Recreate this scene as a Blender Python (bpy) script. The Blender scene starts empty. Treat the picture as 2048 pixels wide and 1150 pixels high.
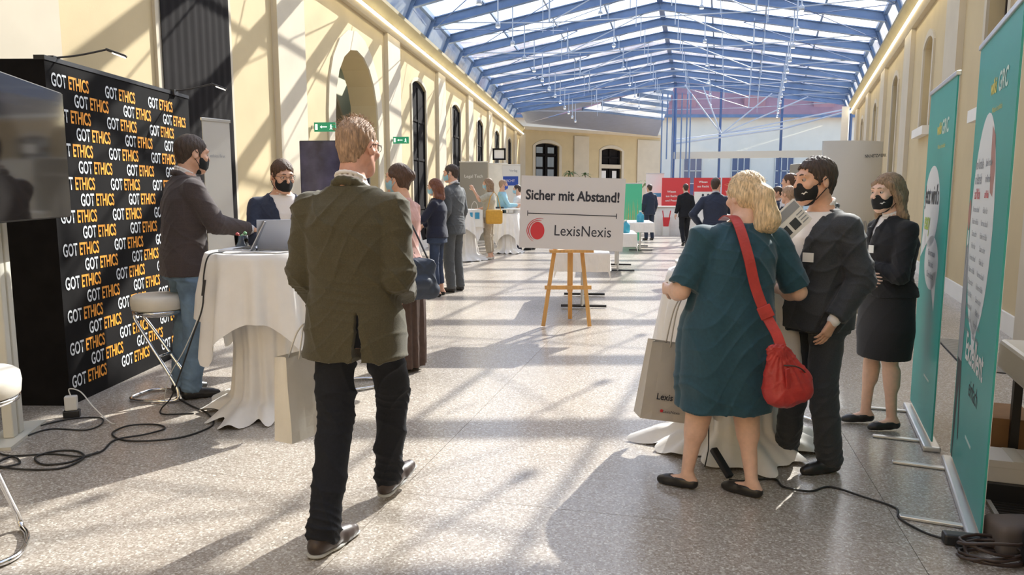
import bpy, bmesh, math, random
import numpy as np
from mathutils import Matrix, Vector, Euler
random.seed(7); np.random.seed(7)
SC = bpy.context.scene
COL = SC.collection
rad = math.radians

# ------------------------------------------------------------------ camera
cd = bpy.data.cameras.new('camera'); cam = bpy.data.objects.new('camera', cd); COL.objects.link(cam)
cd.sensor_width = 36; cd.lens = 1490 / 2048 * 36; cd.clip_start = .05; cd.clip_end = 500
cam.location = (0, 0, 1.52); cam.rotation_euler = (rad(90) - math.atan(190 / 1490), 0, 0)
SC.camera = cam
# ------------------------------------------------------------------ world and sun
world = bpy.data.worlds.new('world'); SC.world = world; world.use_nodes = True
wn = world.node_tree.nodes; wl = world.node_tree.links
sky = wn.new('ShaderNodeTexSky'); sky.sky_type = 'NISHITA'; sky.sun_disc = False
sky.sun_elevation = rad(37); sky.sun_rotation = math.atan2(.54, .84)
sky.air_density = 1.0; sky.dust_density = 2.5; sky.ozone_density = 1.2; sky.altitude = 200
bgn = wn['Background']; bgn.inputs['Strength'].default_value = .25
wl.new(sky.outputs[0], bgn.inputs['Color'])
sd = bpy.data.lights.new('sun', 'SUN'); sun = bpy.data.objects.new('sun', sd); COL.objects.link(sun)
sd.energy = 10.5; sd.angle = rad(.6); sd.color = (1.0, .90, .76)
SUNV = Vector((.54, .84, math.tan(rad(36)) * math.hypot(.54, .84)))
sun.rotation_euler = SUNV.to_track_quat('Z', 'Y').to_euler()
SC.view_settings.view_transform = 'Standard'; SC.view_settings.look = 'None'
SC.view_settings.gamma = 1; SC.view_settings.use_curve_mapping = False
SC.view_settings.exposure = .45
SC.cycles.max_bounces = 7; SC.cycles.diffuse_bounces = 4; SC.cycles.glossy_bounces = 3
SC.cycles.transparent_max_bounces = 12; SC.cycles.transmission_bounces = 4
SC.cycles.caustics_reflective = False; SC.cycles.caustics_refractive = False
SC.cycles.sample_clamp_indirect = 6
try:
    SC.cycles.use_denoising = True; SC.cycles.denoiser = 'OPENIMAGEDENOISE'
except Exception: pass

# ------------------------------------------------------------------ materials
MATS = {}
def mat(name, col=(.5, .5, .5), rough=.6, metal=0., spec=.5, noise=0., nscale=30., bump=0., bscale=200., emit=None, estr=0., stretch=(1, 1, 1), sheen=0.):
    if name in MATS: return MATS[name]
    m = bpy.data.materials.new(name); m.use_nodes = True
    nt = m.node_tree; b = nt.nodes['Principled BSDF']
    b.inputs['Base Color'].default_value = (*col, 1); b.inputs['Roughness'].default_value = rough
    b.inputs['Metallic'].default_value = metal; b.inputs['Specular IOR Level'].default_value = spec
    if sheen: b.inputs['Sheen Weight'].default_value = sheen
    if emit: b.inputs['Emission Color'].default_value = (*emit, 1); b.inputs['Emission Strength'].default_value = estr
    if noise or bump:
        tc = nt.nodes.new('ShaderNodeTexCoord'); mp = nt.nodes.new('ShaderNodeMapping')
        mp.inputs['Scale'].default_value = stretch; nt.links.new(tc.outputs['Object'], mp.inputs[0])
    if noise:
        n = nt.nodes.new('ShaderNodeTexNoise'); n.inputs['Scale'].default_value = nscale; n.inputs['Detail'].default_value = 4
        nt.links.new(mp.outputs[0], n.inputs['Vector'])
        mr = nt.nodes.new('ShaderNodeMapRange'); mr.inputs[1].default_value = .3; mr.inputs[2].default_value = .7
        mr.inputs[3].default_value = 1 - noise; mr.inputs[4].default_value = 1 + noise
        nt.links.new(n.outputs[0], mr.inputs[0])
        mx = nt.nodes.new('ShaderNodeMix'); mx.data_type = 'RGBA'; mx.blend_type = 'MULTIPLY'; mx.inputs[0].default_value = 1
        mx.inputs[6].default_value = (*col, 1); nt.links.new(mr.outputs[0], mx.inputs[7])
        nt.links.new(mx.outputs[2], b.inputs['Base Color'])
    if bump:
        n2 = nt.nodes.new('ShaderNodeTexNoise'); n2.inputs['Scale'].default_value = bscale; n2.inputs['Detail'].default_value = 3
        nt.links.new(mp.outputs[0], n2.inputs['Vector'])
        bp = nt.nodes.new('ShaderNodeBump'); bp.inputs['Strength'].default_value = bump; bp.inputs['Distance'].default_value = .01
        nt.links.new(n2.outputs[0], bp.inputs['Height']); nt.links.new(bp.outputs[0], b.inputs['Normal'])
    MATS[name] = m
    return m
def check_mat(name, c1, c2, scale, lw=.12, rough=.9):
    m = mat(name, c1, rough, noise=.18, nscale=160, bump=.15, bscale=400, sheen=.15)
    nt = m.node_tree; b = nt.nodes['Principled BSDF']
    tc = nt.nodes.new('ShaderNodeTexCoord'); sp = nt.nodes.new('ShaderNodeSeparateXYZ'); nt.links.new(tc.outputs['Object'], sp.inputs[0])
    outs = []
    for ax in (0, 2):
        a = nt.nodes.new('ShaderNodeMath'); a.operation = 'MULTIPLY'; a.inputs[1].default_value = scale; nt.links.new(sp.outputs[ax], a.inputs[0])
        f = nt.nodes.new('ShaderNodeMath'); f.operation = 'FRACT'; nt.links.new(a.outputs[0], f.inputs[0])
        g = nt.nodes.new('ShaderNodeMath'); g.operation = 'LESS_THAN'; g.inputs[1].default_value = lw; nt.links.new(f.outputs[0], g.inputs[0])
        outs.append(g)
    s = nt.nodes.new('ShaderNodeMath'); s.operation = 'MAXIMUM'; nt.links.new(outs[0].outputs[0], s.inputs[0]); nt.links.new(outs[1].outputs[0], s.inputs[1])
    mx = nt.nodes.new('ShaderNodeMix'); mx.data_type = 'RGBA'
    old = b.inputs['Base Color'].links[0].from_socket
    nt.links.new(s.outputs[0], mx.inputs[0]); nt.links.new(old, mx.inputs[6]); mx.inputs[7].default_value = (*c2, 1)
    nt.links.new(mx.outputs[2], b.inputs['Base Color'])
    return m
mat('plaster_yellow', (.57, .455, .265), .85, noise=.05, nscale=1.5, bump=.05, bscale=60)
mat('plaster_cream', (.58, .51, .39), .85, noise=.04, nscale=2)
mat('plaster_white', (.82, .79, .72), .8, noise=.03, nscale=2)
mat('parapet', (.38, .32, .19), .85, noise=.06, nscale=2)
mat('dark_door', (.014, .012, .012), .9, spec=.12, noise=.12, nscale=4)
mat('black_board', (.010, .009, .009), .9, spec=.12, noise=.25, nscale=6)
mat('grey_green', (.50, .54, .45), .8)
mat('steel_blue', (.15, .235, .41), .4, noise=.1, nscale=3)
mat('steel_dark', (.07, .13, .30), .45)
mat('steel_light', (.50, .57, .68), .35)
mat('hip_metal', (.26, .31, .46), .45, noise=.08, nscale=3, stretch=(1, 1, 1))
mat('led', (1, 1, 1), .5, emit=(1.0, .88, .58), estr=9.0)
mat('lamp_glow', (1, 1, 1), .5, emit=(1.0, .92, .75), estr=5)
mat('chrome', (.75, .75, .76), .12, metal=1)
mat('alu', (.62, .62, .62), .35, metal=.8)
mat('cream_metal', (.62, .60, .52), .45)
mat('black_plastic', (.02, .02, .022), .4)
mat('rubber', (.015, .014, .014), .55)
mat('white_plastic', (.75, .74, .70), .4)
mat('white_leather', (.72, .68, .60), .45, noise=.05, nscale=8, bump=.05)
mat('cloth_white', (.80, .77, .73), .9, noise=.04, nscale=7, bump=.12, bscale=25, sheen=.2)
mat('paper', (.78, .76, .72), .7)
mat('bag_paper', (.52, .48, .42), .7, noise=.05, nscale=6, bump=.2, bscale=12)
mat('bag_white', (.70, .66, .58), .65, noise=.05, nscale=6, bump=.2, bscale=12)
mat('letter_white', (.75, .78, .80), .6)
mat('letter_orange', (.90, .36, .03), .6, noise=.25, nscale=9)
mat('letter_dark', (.02, .02, .03), .6)
mat('logo_red', (.62, .03, .04), .5)
mat('sign_board', (.66, .62, .60), .6)
mat('wood_pine', (.62, .33, .10), .5, noise=.15, nscale=6, stretch=(6, 6, .6))
mat('teal', (.035, .34, .30), .45, noise=.05, nscale=3)
mat('teal_text', (.55, .70, .62), .6)
mat('bubble_white', (.74, .76, .75), .5)
mat('lime', (.45, .60, .10), .6)
mat('yellow_text', (.72, .62, .12), .6)
mat('print_grey', (.30, .31, .33), .6)
mat('print_dark', (.04, .045, .05), .6)
mat('print_skin', (.42, .22, .18), .6)
mat('exit_green', (.01, .20, .09), .5, emit=(.02, .35, .18), estr=.25)
mat('exit_white', (.8, .85, .8), .5, emit=(.8, 1, .85), estr=.8)
mat('screen_glass', (.025, .023, .022), .06, spec=.9)
mat('laptop', (.42, .44, .50), .35, metal=.5)
mat('skin', (.66, .38, .26), .55, noise=.06, nscale=40)
mat('skin_pale', (.72, .46, .34), .55, noise=.06, nscale=40)
mat('skin_red', (.62, .33, .24), .5, noise=.08, nscale=40)
mat('hair_ginger', (.40, .26, .17), .6, noise=.45, nscale=45, stretch=(3, 3, .5), bump=.6, bscale=140)
mat('hair_blond', (.72, .54, .33), .55, noise=.40, nscale=40, stretch=(3, 3, .45), bump=.6, bscale=120)
mat('hair_brown', (.09, .045, .025), .5, noise=.4, nscale=45, stretch=(3, 3, .5), bump=.6, bscale=140)
mat('hair_dark', (.055, .034, .024), .5, noise=.4, nscale=45, stretch=(3, 3, .5), bump=.5, bscale=140)
mat('hair_auburn', (.17, .06, .03), .5, noise=.35, nscale=45, stretch=(3, 3, .5), bump=.5, bscale=140)
mat('hair_light', (.30, .19, .11), .55, noise=.4, nscale=45, stretch=(3, 3, .45), bump=.6, bscale=140)
check_mat('tweed', (.070, .060, .031), (.068, .056, .028), 24, .10)
check_mat('grey_check', (.060, .045, .044), (.068, .050, .048), 26, .10)
mat('trouser_black', (.012, .013, .017), .85, spec=.3, noise=.15, nscale=90)
mat('suit_dark', (.026, .029, .035), .75, noise=.25, nscale=200, bump=.1, bscale=300, sheen=.15)
mat('suit_grey', (.075, .080, .085), .8, noise=.15, nscale=90, sheen=.1)
mat('suit_navy', (.018, .026, .055), .8, noise=.15, nscale=90, sheen=.1)
mat('knit_black', (.012, .011, .013), .9, noise=.2, nscale=120, sheen=.1)
mat('knit_navy', (.012, .014, .032), .9, noise=.2, nscale=120, sheen=.1)
mat('denim', (.15, .23, .33), .85, noise=.3, nscale=9, bump=.15, bscale=300)
mat('denim_dark', (.03, .045, .085), .85, noise=.25, nscale=9)
mat('dress_teal', (.013, .060, .088), .8, noise=.12, nscale=60, bump=.1, bscale=300, sheen=.2)
mat('pink_top', (.60, .36, .32), .85, noise=.06, nscale=30)
mat('brown_cloth', (.075, .045, .035), .85, noise=.15, nscale=30)
mat('sage', (.42, .40, .33), .85, noise=.1, nscale=30)
mat('khaki', (.36, .30, .22), .85, noise=.1, nscale=30)
mat('shirt_white', (.78, .74, .72), .8)
mat('shirt_pale', (.60, .60, .66), .8)
mat('leather_red', (.42, .035, .030), .45, noise=.15, nscale=14, bump=.25, bscale=60)
mat('leather_black', (.022, .020, .019), .35, noise=.15, nscale=30)
mat('leather_brown', (.045, .030, .026), .4)
mat('sole_grey', (.45, .45, .43), .7)
mat('mask_black', (.008, .008, .009), .8)
mat('mask_blue', (.30, .52, .62), .8)
mat('bag_navy', (.022, .032, .055), .6, noise=.2, nscale=20)
mat('bag_yellow', (.60, .32, .04), .55, noise=.1, nscale=20)
mat('bag_black', (.015, .015, .017), .5)
mat('tote_blue', (.05, .30, .50), .7)
mat('eye_white', (.46, .42, .40), .25)
mat('eye_dark', (.03, .02, .015), .15)
mat('cardboard', (.28, .15, .065), .8, noise=.1, nscale=8)
mat('red_panel', (.62, .045, .05), .5)
mat('green_banner', (.08, .50, .28), .6)
mat('leaf', (.07, .14, .035), .6, noise=.2, nscale=8)
mat('pot', (.25, .22, .18), .7)
mat('blue_bottle', (.05, .35, .48), .2)
mat('banner_blue', (.03, .08, .40), .6)
mat('flower_red', (.55, .10, .10), .6)
mat('flower_green', (.18, .40, .20), .6)
mat('outside_wall', (.93, .88, .77), .8, noise=.03, nscale=1)
mat('outside_roof', (.50, .27, .30), .8, noise=.10, nscale=.8)
mat('outside_ground', (.45, .43, .40), .9)
mat('window_blue', (.06, .10, .24), .15, spec=.8)
mat('far_pane', (.20, .23, .27), .15, spec=.8)
mat('curved_panel', (.56, .53, .47), .6)
mat('grate', (.05, .045, .04), .5, metal=.3)
mat('pit_shade', (.01, .01, .01), .9)  # near-black colour standing in for the shade below the grating slats
mat('speaker_grey', (.12, .10, .09), .8)
mat('box_grey', (.28, .26, .22), .7)

def glass_mat(name, tint, gl=.12, diff=0.):
    m = bpy.data.materials.new(name); m.use_nodes = True; nt = m.node_tree; nt.nodes.clear()
    o = nt.nodes.new('ShaderNodeOutputMaterial'); t = nt.nodes.new('ShaderNodeBsdfTransparent'); t.inputs[0].default_value = (*tint, 1)
    g = nt.nodes.new('ShaderNodeBsdfGlossy'); g.inputs['Roughness'].default_value = .03
    fr = nt.nodes.new('ShaderNodeFresnel'); fr.inputs[0].default_value = 1.45
    mx = nt.nodes.new('ShaderNodeMixShader'); nt.links.new(fr.outputs[0], mx.inputs[0]); nt.links.new(t.outputs[0], mx.inputs[1]); nt.links.new(g.outputs[0], mx.inputs[2])
    last = mx
    if diff:
        d = nt.nodes.new('ShaderNodeBsdfTranslucent'); d.inputs[0].default_value = (.9, .95, 1, 1)
        tc = nt.nodes.new('ShaderNodeTexCoord'); n = nt.nodes.new('ShaderNodeTexNoise'); n.inputs['Scale'].default_value = .7; n.inputs['Detail'].default_value = 5
        nt.links.new(tc.outputs['Object'], n.inputs['Vector'])
        mr = nt.nodes.new('ShaderNodeMapRange'); mr.inputs[1].default_value = .3; mr.inputs[2].default_value = .7; mr.inputs[3].default_value = diff * .5; mr.inputs[4].default_value = diff * 1.5
        nt.links.new(n.outputs[0], mr.inputs[0])
        m2 = nt.nodes.new('ShaderNodeMixShader'); nt.links.new(mr.outputs[0], m2.inputs[0]); nt.links.new(mx.outputs[0], m2.inputs[1]); nt.links.new(d.outputs[0], m2.inputs[2]); last = m2
    nt.links.new(last.outputs[0], o.inputs[0]); MATS[name] = m
glass_mat('roof_glass', (.82, .90, 1.0), diff=.22)
glass_mat('clear_glass', (.93, .96, .98))
glass_mat('side_glass', (.55, .68, .85), diff=.35)

def floor_mat():
    m = bpy.data.materials.new('terrazzo'); m.use_nodes = True; nt = m.node_tree; b = nt.nodes['Principled BSDF']
    tc = nt.nodes.new('ShaderNodeTexCoord')
    v = nt.nodes.new('ShaderNodeTexVoronoi'); v.inputs['Scale'].default_value = 120; nt.links.new(tc.outputs['Object'], v.inputs['Vector'])
    sp = nt.nodes.new('ShaderNodeSeparateColor'); nt.links.new(v.outputs['Color'], sp.inputs[0])
    cr = nt.nodes.new('ShaderNodeValToRGB'); e = cr.color_ramp.elements
    e[0].position = 0; e[0].color = (.28, .235, .19, 1); e[1].position = 1; e[1].color = (.66, .625, .56, 1)
    for p, c in ((.25, (.33, .285, .24, 1)), (.6, (.40, .355, .305, 1)), (.88, (.49, .44, .385, 1))):
        q = e.new(p); q.color = c
    nt.links.new(sp.outputs[0], cr.inputs[0])
    n = nt.nodes.new('ShaderNodeTexNoise'); n.inputs['Scale'].default_value = .8; n.inputs['Detail'].default_value = 6; nt.links.new(tc.outputs['Object'], n.inputs['Vector'])
    mr = nt.nodes.new('ShaderNodeMapRange'); mr.inputs[3].default_value = .85; mr.inputs[4].default_value = 1.15; nt.links.new(n.outputs[0], mr.inputs[0])
    mx = nt.nodes.new('ShaderNodeMix'); mx.data_type = 'RGBA'; mx.blend_type = 'MULTIPLY'; mx.inputs[0].default_value = 1
    nt.links.new(cr.outputs[0], mx.inputs[6]); nt.links.new(mr.outputs[0], mx.inputs[7]); nt.links.new(mx.outputs[2], b.inputs['Base Color'])
    mr2 = nt.nodes.new('ShaderNodeMapRange'); mr2.inputs[3].default_value = .17; mr2.inputs[4].default_value = .34; nt.links.new(n.outputs[0], mr2.inputs[0])
    nt.links.new(mr2.outputs[0], b.inputs['Roughness']); b.inputs['Specular IOR Level'].default_value = .55
    MATS['terrazzo'] = m
floor_mat()

# ------------------------------------------------------------------ mesh helpers
def tag(o, label=None, cat=None, group=None, kind=None):
    if label: o['label'] = label
    if cat: o['category'] = cat
    if group: o['group'] = group
    if kind: o['kind'] = kind
    return o
def empty(name, loc=(0, 0, 0), rz=0., label=None, cat=None, group=None, kind=None, parent=None):
    o = bpy.data.objects.new(name, None); COL.objects.link(o); o.location = loc; o.rotation_euler = (0, 0, rz); o.empty_display_size = .1
    if parent: o.parent = parent
    return tag(o, label, cat, group, kind)
def link_mesh(name, me, m=None, parent=None, smooth=False, loc=None, rot=None):
    o = bpy.data.objects.new(name, me); COL.objects.link(o)
    if m is not None:
        for q in (m if isinstance(m, (list, tuple)) else [m]): me.materials.append(MATS[q])
    if smooth: me.polygons.foreach_set('use_smooth', [True] * len(me.polygons))
    if parent: o.parent = parent
    if loc: o.location = loc
    if rot: o.rotation_euler = rot
    return o
class Geo:
    def __init__(s, T=None): s.v = []; s.f = []; s.mi = []; s.T = T; s.cm = 0
    def add(s, vs, fs):
        b = len(s.v)
        for p in vs:
            p = Vector(p); s.v.append(tuple(s.T @ p if s.T else p))
        for f in fs: s.f.append(tuple(b + i for i in f)); s.mi.append(s.cm)
        return s
    def box(s, x0, x1, y0, y1, z0, z1):
        vs = [(x, y, z) for x in (x0, x1) for y in (y0, y1) for z in (z0, z1)]
        return s.add(vs, [(0, 1, 3, 2), (4, 6, 7, 5), (0, 4, 5, 1), (2, 3, 7, 6), (0, 2, 6, 4), (1, 5, 7, 3)])
    def bar(s, a, b, w, h, up=(0, 0, 1)):
        a = Vector(a); b = Vector(b); d = (b - a).normalized(); up = Vector(up)
        x = d.cross(up)
        if x.length < 1e-4: x = d.cross(Vector((1, 0, 0)))
        x.normalize(); y = x.cross(d).normalized()
        vs = []
        for p in (a, b):
            for i, j in ((-1, -1), (1, -1), (1, 1), (-1, 1)): vs.append(p + x * i * w / 2 + y * j * h / 2)
        return s.add(vs, [(3, 2, 1, 0), (4, 5, 6, 7), (0, 1, 5, 4), (1, 2, 6, 5), (2, 3, 7, 6), (3, 0, 4, 7)])
    def tube(s, pts, r, n=8, closed=False):
        P = [Vector(p) for p in pts]; m = len(P); rr = r if isinstance(r, (list, tuple)) else [r] * m
        vs = []; prev = None
        for i in range(m):
            if closed: d = P[(i + 1) % m] - P[i - 1]
            else: d = P[min(i + 1, m - 1)] - P[max(i - 1, 0)]
            if d.length < 1e-9: d = Vector((0, 0, 1))
            d.normalize()
            if prev is None:
                x = d.cross(Vector((0, 0, 1)))
                if x.length < .05: x = d.cross(Vector((1, 0, 0)))
            else: x = prev - d * prev.dot(d)
            x.normalize(); prev = x; y = d.cross(x)
            for k in range(n):
                a = 2 * math.pi * k / n; vs.append(P[i] + (x * math.cos(a) + y * math.sin(a)) * rr[i])
        fs = []
        for i in range(m if closed else m - 1):
            j = (i + 1) % m
            for k in range(n): fs.append((i * n + k, i * n + (k + 1) % n, j * n + (k + 1) % n, j * n + k))
        if not closed: fs.append(tuple(range(n - 1, -1, -1))); fs.append(tuple((m - 1) * n + k for k in range(n)))
        return s.add(vs, fs)
    def cyl(s, a, b, r, r2=None, n=16): return s.tube([a, b], [r, r if r2 is None else r2], n)
    def lathe(s, prof, c=(0, 0, 0), n=24):
        vs = []; m = len(prof)
        for r, z in prof:
            for k in range(n):
                a = 2 * math.pi * k / n; vs.append((c[0] + r * math.cos(a), c[1] + r * math.sin(a), c[2] + z))
        fs = [(i * n + k, i * n + (k + 1) % n, (i + 1) * n + (k + 1) % n, (i + 1) * n + k) for i in range(m - 1) for k in range(n)]
        if prof[0][0] > 1e-4: fs.append(tuple(range(n - 1, -1, -1)))
        if prof[-1][0] > 1e-4: fs.append(tuple((m - 1) * n + k for k in range(n)))
        return s.add(vs, fs)
    def prism(s, pts, fn, a, b):
        """2-D outline pts extruded; fn(u,v,t) gives the 3-D point, t from a to b"""
        n = len(pts); vs = [fn(u, v, a) for u, v in pts] + [fn(u, v, b) for u, v in pts]
        return s.add(vs, [tuple(range(n)), tuple(range(2 * n - 1, n - 1, -1))] + [(i, (i + 1) % n, n + (i + 1) % n, n + i) for i in range(n)])
    def ico(s, c, r, sub=2, sc=(1, 1, 1)):
        bm = bmesh.new(); bmesh.ops.create_icosphere(bm, subdivisions=sub, radius=r)
        vs = [(c[0] + v.co.x * sc[0], c[1] + v.co.y * sc[1], c[2] + v.co.z * sc[2]) for v in bm.verts]; bm.verts.index_update()
        fs = [tuple(v.index for v in f.verts) for f in bm.faces]; bm.free(); return s.add(vs, fs)
    def obj(s, name, m, parent=None, smooth=False, bev=0., loc=None, rot=None, weld=False):
        me = bpy.data.meshes.new(name); me.from_pydata(s.v, [], s.f)
        bm = bmesh.new(); bm.from_mesh(me)
        if bev: bmesh.ops.bevel(bm, geom=bm.edges[:], offset=bev, segments=2, affect='EDGES', profile=.5, clamp_overlap=True)
        bmesh.ops.recalc_face_normals(bm, faces=bm.faces[:]); bm.to_mesh(me); bm.free()
        o = link_mesh(name, me, m, parent, smooth, loc, rot)
        if isinstance(m, (list, tuple)) and not bev: me.polygons.foreach_set('material_index', s.mi)
        return o
def struct(o, **k): o['kind'] = 'structure'; return o
def frame(o, x, y, z):
    """matrix from an origin and three axis vectors"""
    M = Matrix.Identity(4)
    for i, a in enumerate((x, y, z)):
        a = Vector(a)
        for j in range(3): M[j][i] = a[j]
    for j in range(3): M[j][3] = o[j]
    return M
def text_mesh(body, size=1., bold=0., xs=1., align='CENTER', shear=0.):
    c = bpy.data.curves.new('lettering', 'FONT'); c.body = body; c.size = size; c.offset = bold; c.align_x = align; c.align_y = 'CENTER'
    c.resolution_u = 3; c.shear = shear; c.space_character = 1.0
    o = bpy.data.objects.new('tmp', c); me = bpy.data.meshes.new_from_object(o)
    bpy.data.objects.remove(o); bpy.data.curves.remove(c)
    if xs != 1:
        for v in me.vertices: v.co.x *= xs
    me.materials.clear()
    return me
def text(name, body, size, m, M, parent, bold=0., xs=1., align='CENTER'):
    o = link_mesh(name, text_mesh(body, size, bold, xs, align), m, parent); o.matrix_local = M; return o
def smoothpts(P, n=8, closed=False):
    P = [Vector(p) for p in P]; m = len(P); out = []
    rng = range(m) if closed else range(m - 1)
    for i in rng:
        p0 = P[(i - 1) % m] if closed or i > 0 else P[i]; p1 = P[i]; p2 = P[(i + 1) % m]; p3 = P[(i + 2) % m] if closed or i + 2 < m else p2
        for k in range(n):
            t = k / n
            out.append(.5 * ((2 * p1) + (p2 - p0) * t + (2 * p0 - 5 * p1 + 4 * p2 - p3) * t * t + (3 * p1 - p0 - 3 * p2 + p3) * t ** 3))
    if not closed: out.append(P[-1])
    return out
def copy_tree(o, parent=None):
    c = o.copy(); COL.objects.link(c); c.parent = parent
    for ch in o.children: copy_tree(ch, c)
    return c

# ------------------------------------------------------------------ hall geometry: plan lines
TL, TR, TA = .1114, .3832, math.tan(rad(13.8))
def XL(d): return -4.729 + TL * d
def XR(d): return 2.335 + TR * d
uL = Vector((TL, 1, 0)).normalized(); nL = Vector((uL.y, -uL.x, 0))      # into the room
uR = Vector((TR, 1, 0)).normalized(); nR = Vector((-uR.y, uR.x, 0))
def WL(d, z, off=0.): p = Vector((XL(d), d, z)) + nL * off; return p
def WR(d, z, off=0.): p = Vector((XR(d), d, z)) + nR * off; return p
FA, FB = Vector((.51, 47, 0)), Vector((10.6, 54.5, 0))
uF = (FB - FA).normalized(); nF = Vector((uF.y, -uF.x, 0)); LF = (FB - FA).length
def WF(t, z, off=0.): return FA + uF * t + nF * off + Vector((0, 0, z))

def arc_open(d0, d1, zs, zc, n=10):
    """outline points of an opening head from d1 back to d0, springing zs, crown zc"""
    w = d1 - d0; rise = zc - zs; out = []
    for i in range(n + 1):
        t = i / n
        if rise >= w / 2 - .01: a = math.pi * t; out.append((d1 - w / 2 + w / 2 * math.cos(a), zs + rise * math.sin(a)))
        else: out.append((d1 - w * t, zs + rise * math.sin(math.pi * t) ** .7 if 0 < t < 1 else zs))
    return out
def wall(name, W, d0, d1, top, thick, ops, m):
    g = Geo(); cur = d0
    for o in ops:
        a, b, zb, zs, zc = o[:5]
        g.prism([(cur, 0), (a, 0), (a, top), (cur, top)], W, 0, -thick)
        g.prism([(a, zs)] + arc_open(a, b, zs, zc)[::-1][1:] + [(b, top), (a, top)], W, 0, -thick)
        if zb > 0: g.prism([(a, 0), (b, 0), (b, zb), (a, zb)], W, 0, -thick)
        cur = b
    g.prism([(cur, 0), (d1, 0), (d1, top), (cur, top)], W, 0, -thick)
    return struct(g.obj(name, m))
def surround(W, o, parent, w=.16, p=.035, m='plaster_cream', name='surround'):
    a, b, zb, zs, zc = o[:5]
    inner = [(a, zb)] + arc_open(a, b, zs, zc)[::-1] + [(b, zb)]
    outer = [(a - w, zb)] + arc_open(a - w, b + w, zs, zc + w)[::-1] + [(b + w, zb)]
    g = Geo(); n = len(inner)
    for i in range(n - 1):
        g.prism([inner[i], inner[i + 1], outer[i + 1], outer[i]], W, 0, p)
    return g.obj(name, m, parent)

# floor: slabs of polished terrazzo with recessed joints
fl = struct(Geo().box(-26, 34, -9, 62, -.30, -.006).obj('floor', 'terrazzo'))
c13, s13 = math.cos(rad(13.8)), math.sin(rad(13.8))
def FS(u, v, z): return (u * c13 + v * s13, -u * s13 + v * c13, z)
SW, SL_ = 2.38, 4.0
slab_me = None
for i in range(-6, 8):
    for j in range(-3, 14):
        u0, v0 = .95 + i * SW, -.6 + j * SL_
        cx, cy, _ = FS(u0 + SW / 2, v0 + SL_ / 2, 0)
        if cx < XL(cy) - 2.2 or cx > XR(cy) + 2.4: continue
        if slab_me is None:
            o = Geo().box(-SW / 2 + .0015, SW / 2 - .0015, -SL_ / 2 + .0015, SL_ / 2 - .0015, -.006, 0).obj('slab', 'terrazzo', fl); slab_me = o.data
        else:
            o = bpy.data.objects.new('slab', slab_me); COL.objects.link(o); o.parent = fl
        o.location = (cx, cy, 0); o.rotation_euler = (0, 0, -rad(13.8))
struct(Geo().box(-60, 90, -30, 140, -.45, -.31).obj('outside_ground', 'outside_ground'))

# left wall
LDOOR = [(8.3, 9.78, 0, 4.25, 4.45)] + [(13.7, 16.35, 0, 2.95, 4.27)] + [(c - .78, c + .78, 0, 4.26, 4.42) for c in (20.2, 25.5, 30.7, 35.9, 41.1)]
LDOOR = [(3.6, 5.0, 0, 4.25, 4.45)] + LDOOR
TOP = 5.42
wl_ = wall('wall_left', WL, -8, 47, TOP, .55, LDOOR, 'plaster_yellow')
for c in (1.1, 6.15, 11.7, 17.55, 22.9, 28.1, 33.3, 38.5, 43.7):
    w = .52
    g = Geo(); g.prism([(c - w, 0), (c + w, 0), (c + w, 5.1), (c - w, 5.1)], WL, 0, .09); g.obj('pilaster', 'plaster_cream', wl_)
g = Geo(); g.prism([(-8, .0), (47, .0), (47, .22), (-8, .22)], WL, .0, .03); struct(g.obj('baseboard_left', 'plaster_white'))
for o in LDOOR: surround(WL, o, wl_, w=.36 if o[1] - o[0] > 2 else .10)
for i, o in enumerate(LDOOR):
    a, b, zb, zs, zc = o
    if b - a > 2: continue
    dr = empty('door_%d' % (i + 1)); struct(dr)
    head = [(a, 0)] + [(b, 0)] + arc_open(a, b, zs, zc)
    g = Geo(); g.prism(head, WL, -.04, -.10); g.obj('door_leaf', 'dark_door', dr)
    g = Geo()
    for u in (a + .03, (a + b) / 2, b - .03): g.prism([(u - .03, 0), (u + .03, 0), (u + .03, zs), (u - .03, zs)], WL, -.01, -.05)
    for z in (.1, 1.1, 2.4, 3.4): g.prism([(a, z - .03), (b, z - .03), (b, z + .03), (a, z + .03)], WL, -.02, -.05)
    g.obj('door_frame', 'dark_door', dr)
# black curtain fills the nearest opening
a, b, zb, zs, zc = LDOOR[1]
g = Geo(); nn = 40; vs = []; fs = []
for i in range(nn + 1):
    t = i / nn
    for z in (0.02, 4.3): vs.append(WL(a - .02 + (b - a + .04) * t, z, .05 + .005 * math.sin(t * 60)))
for i in range(nn): fs.append((2 * i, 2 * i + 1, 2 * i + 3, 2 * i + 2))
g.add(vs, fs); cu = g.obj('curtain', 'dark_door', None, True); tag(cu, 'tall black curtain hanging in the opening behind the lettered booth wall', 'curtain')
# vestibule behind the arch
vb = struct(empty('vestibule'))
g = Geo()
g.prism([(12.6, 0), (19.4, 0), (19.4, 4.6), (12.6, 4.6)], WL, -1.5, -1.65)
g.prism([(12.5, 0), (12.6, 0), (12.6, 4.6), (12.5, 4.6)], WL, -.55, -1.6); g.prism([(19.4, 0), (19.5, 0), (19.5, 4.6), (19.4, 4.6)], WL, -.55, -1.6)
g.prism([(12.5, 4.6), (19.5, 4.6), (19.5, 4.7), (12.5, 4.7)], WL, -1.3, -1.65); g.obj('vestibule_wall', 'grey_green', vb)
g = Geo(); pts = []
for i in range(13): pts.append((14.4 + 3.6 * i / 12, 3.2 + 1.2 * math.sin(math.pi * i / 12)))
for i in range(12): g.prism([pts[i], pts[i + 1], (pts[i + 1][0], pts[i + 1][1] + .12), (pts[i][0], pts[i][1] + .12)], WL, -1.3, -1.5)
g.obj('vault_rib', 'plaster_cream', vb)
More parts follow.
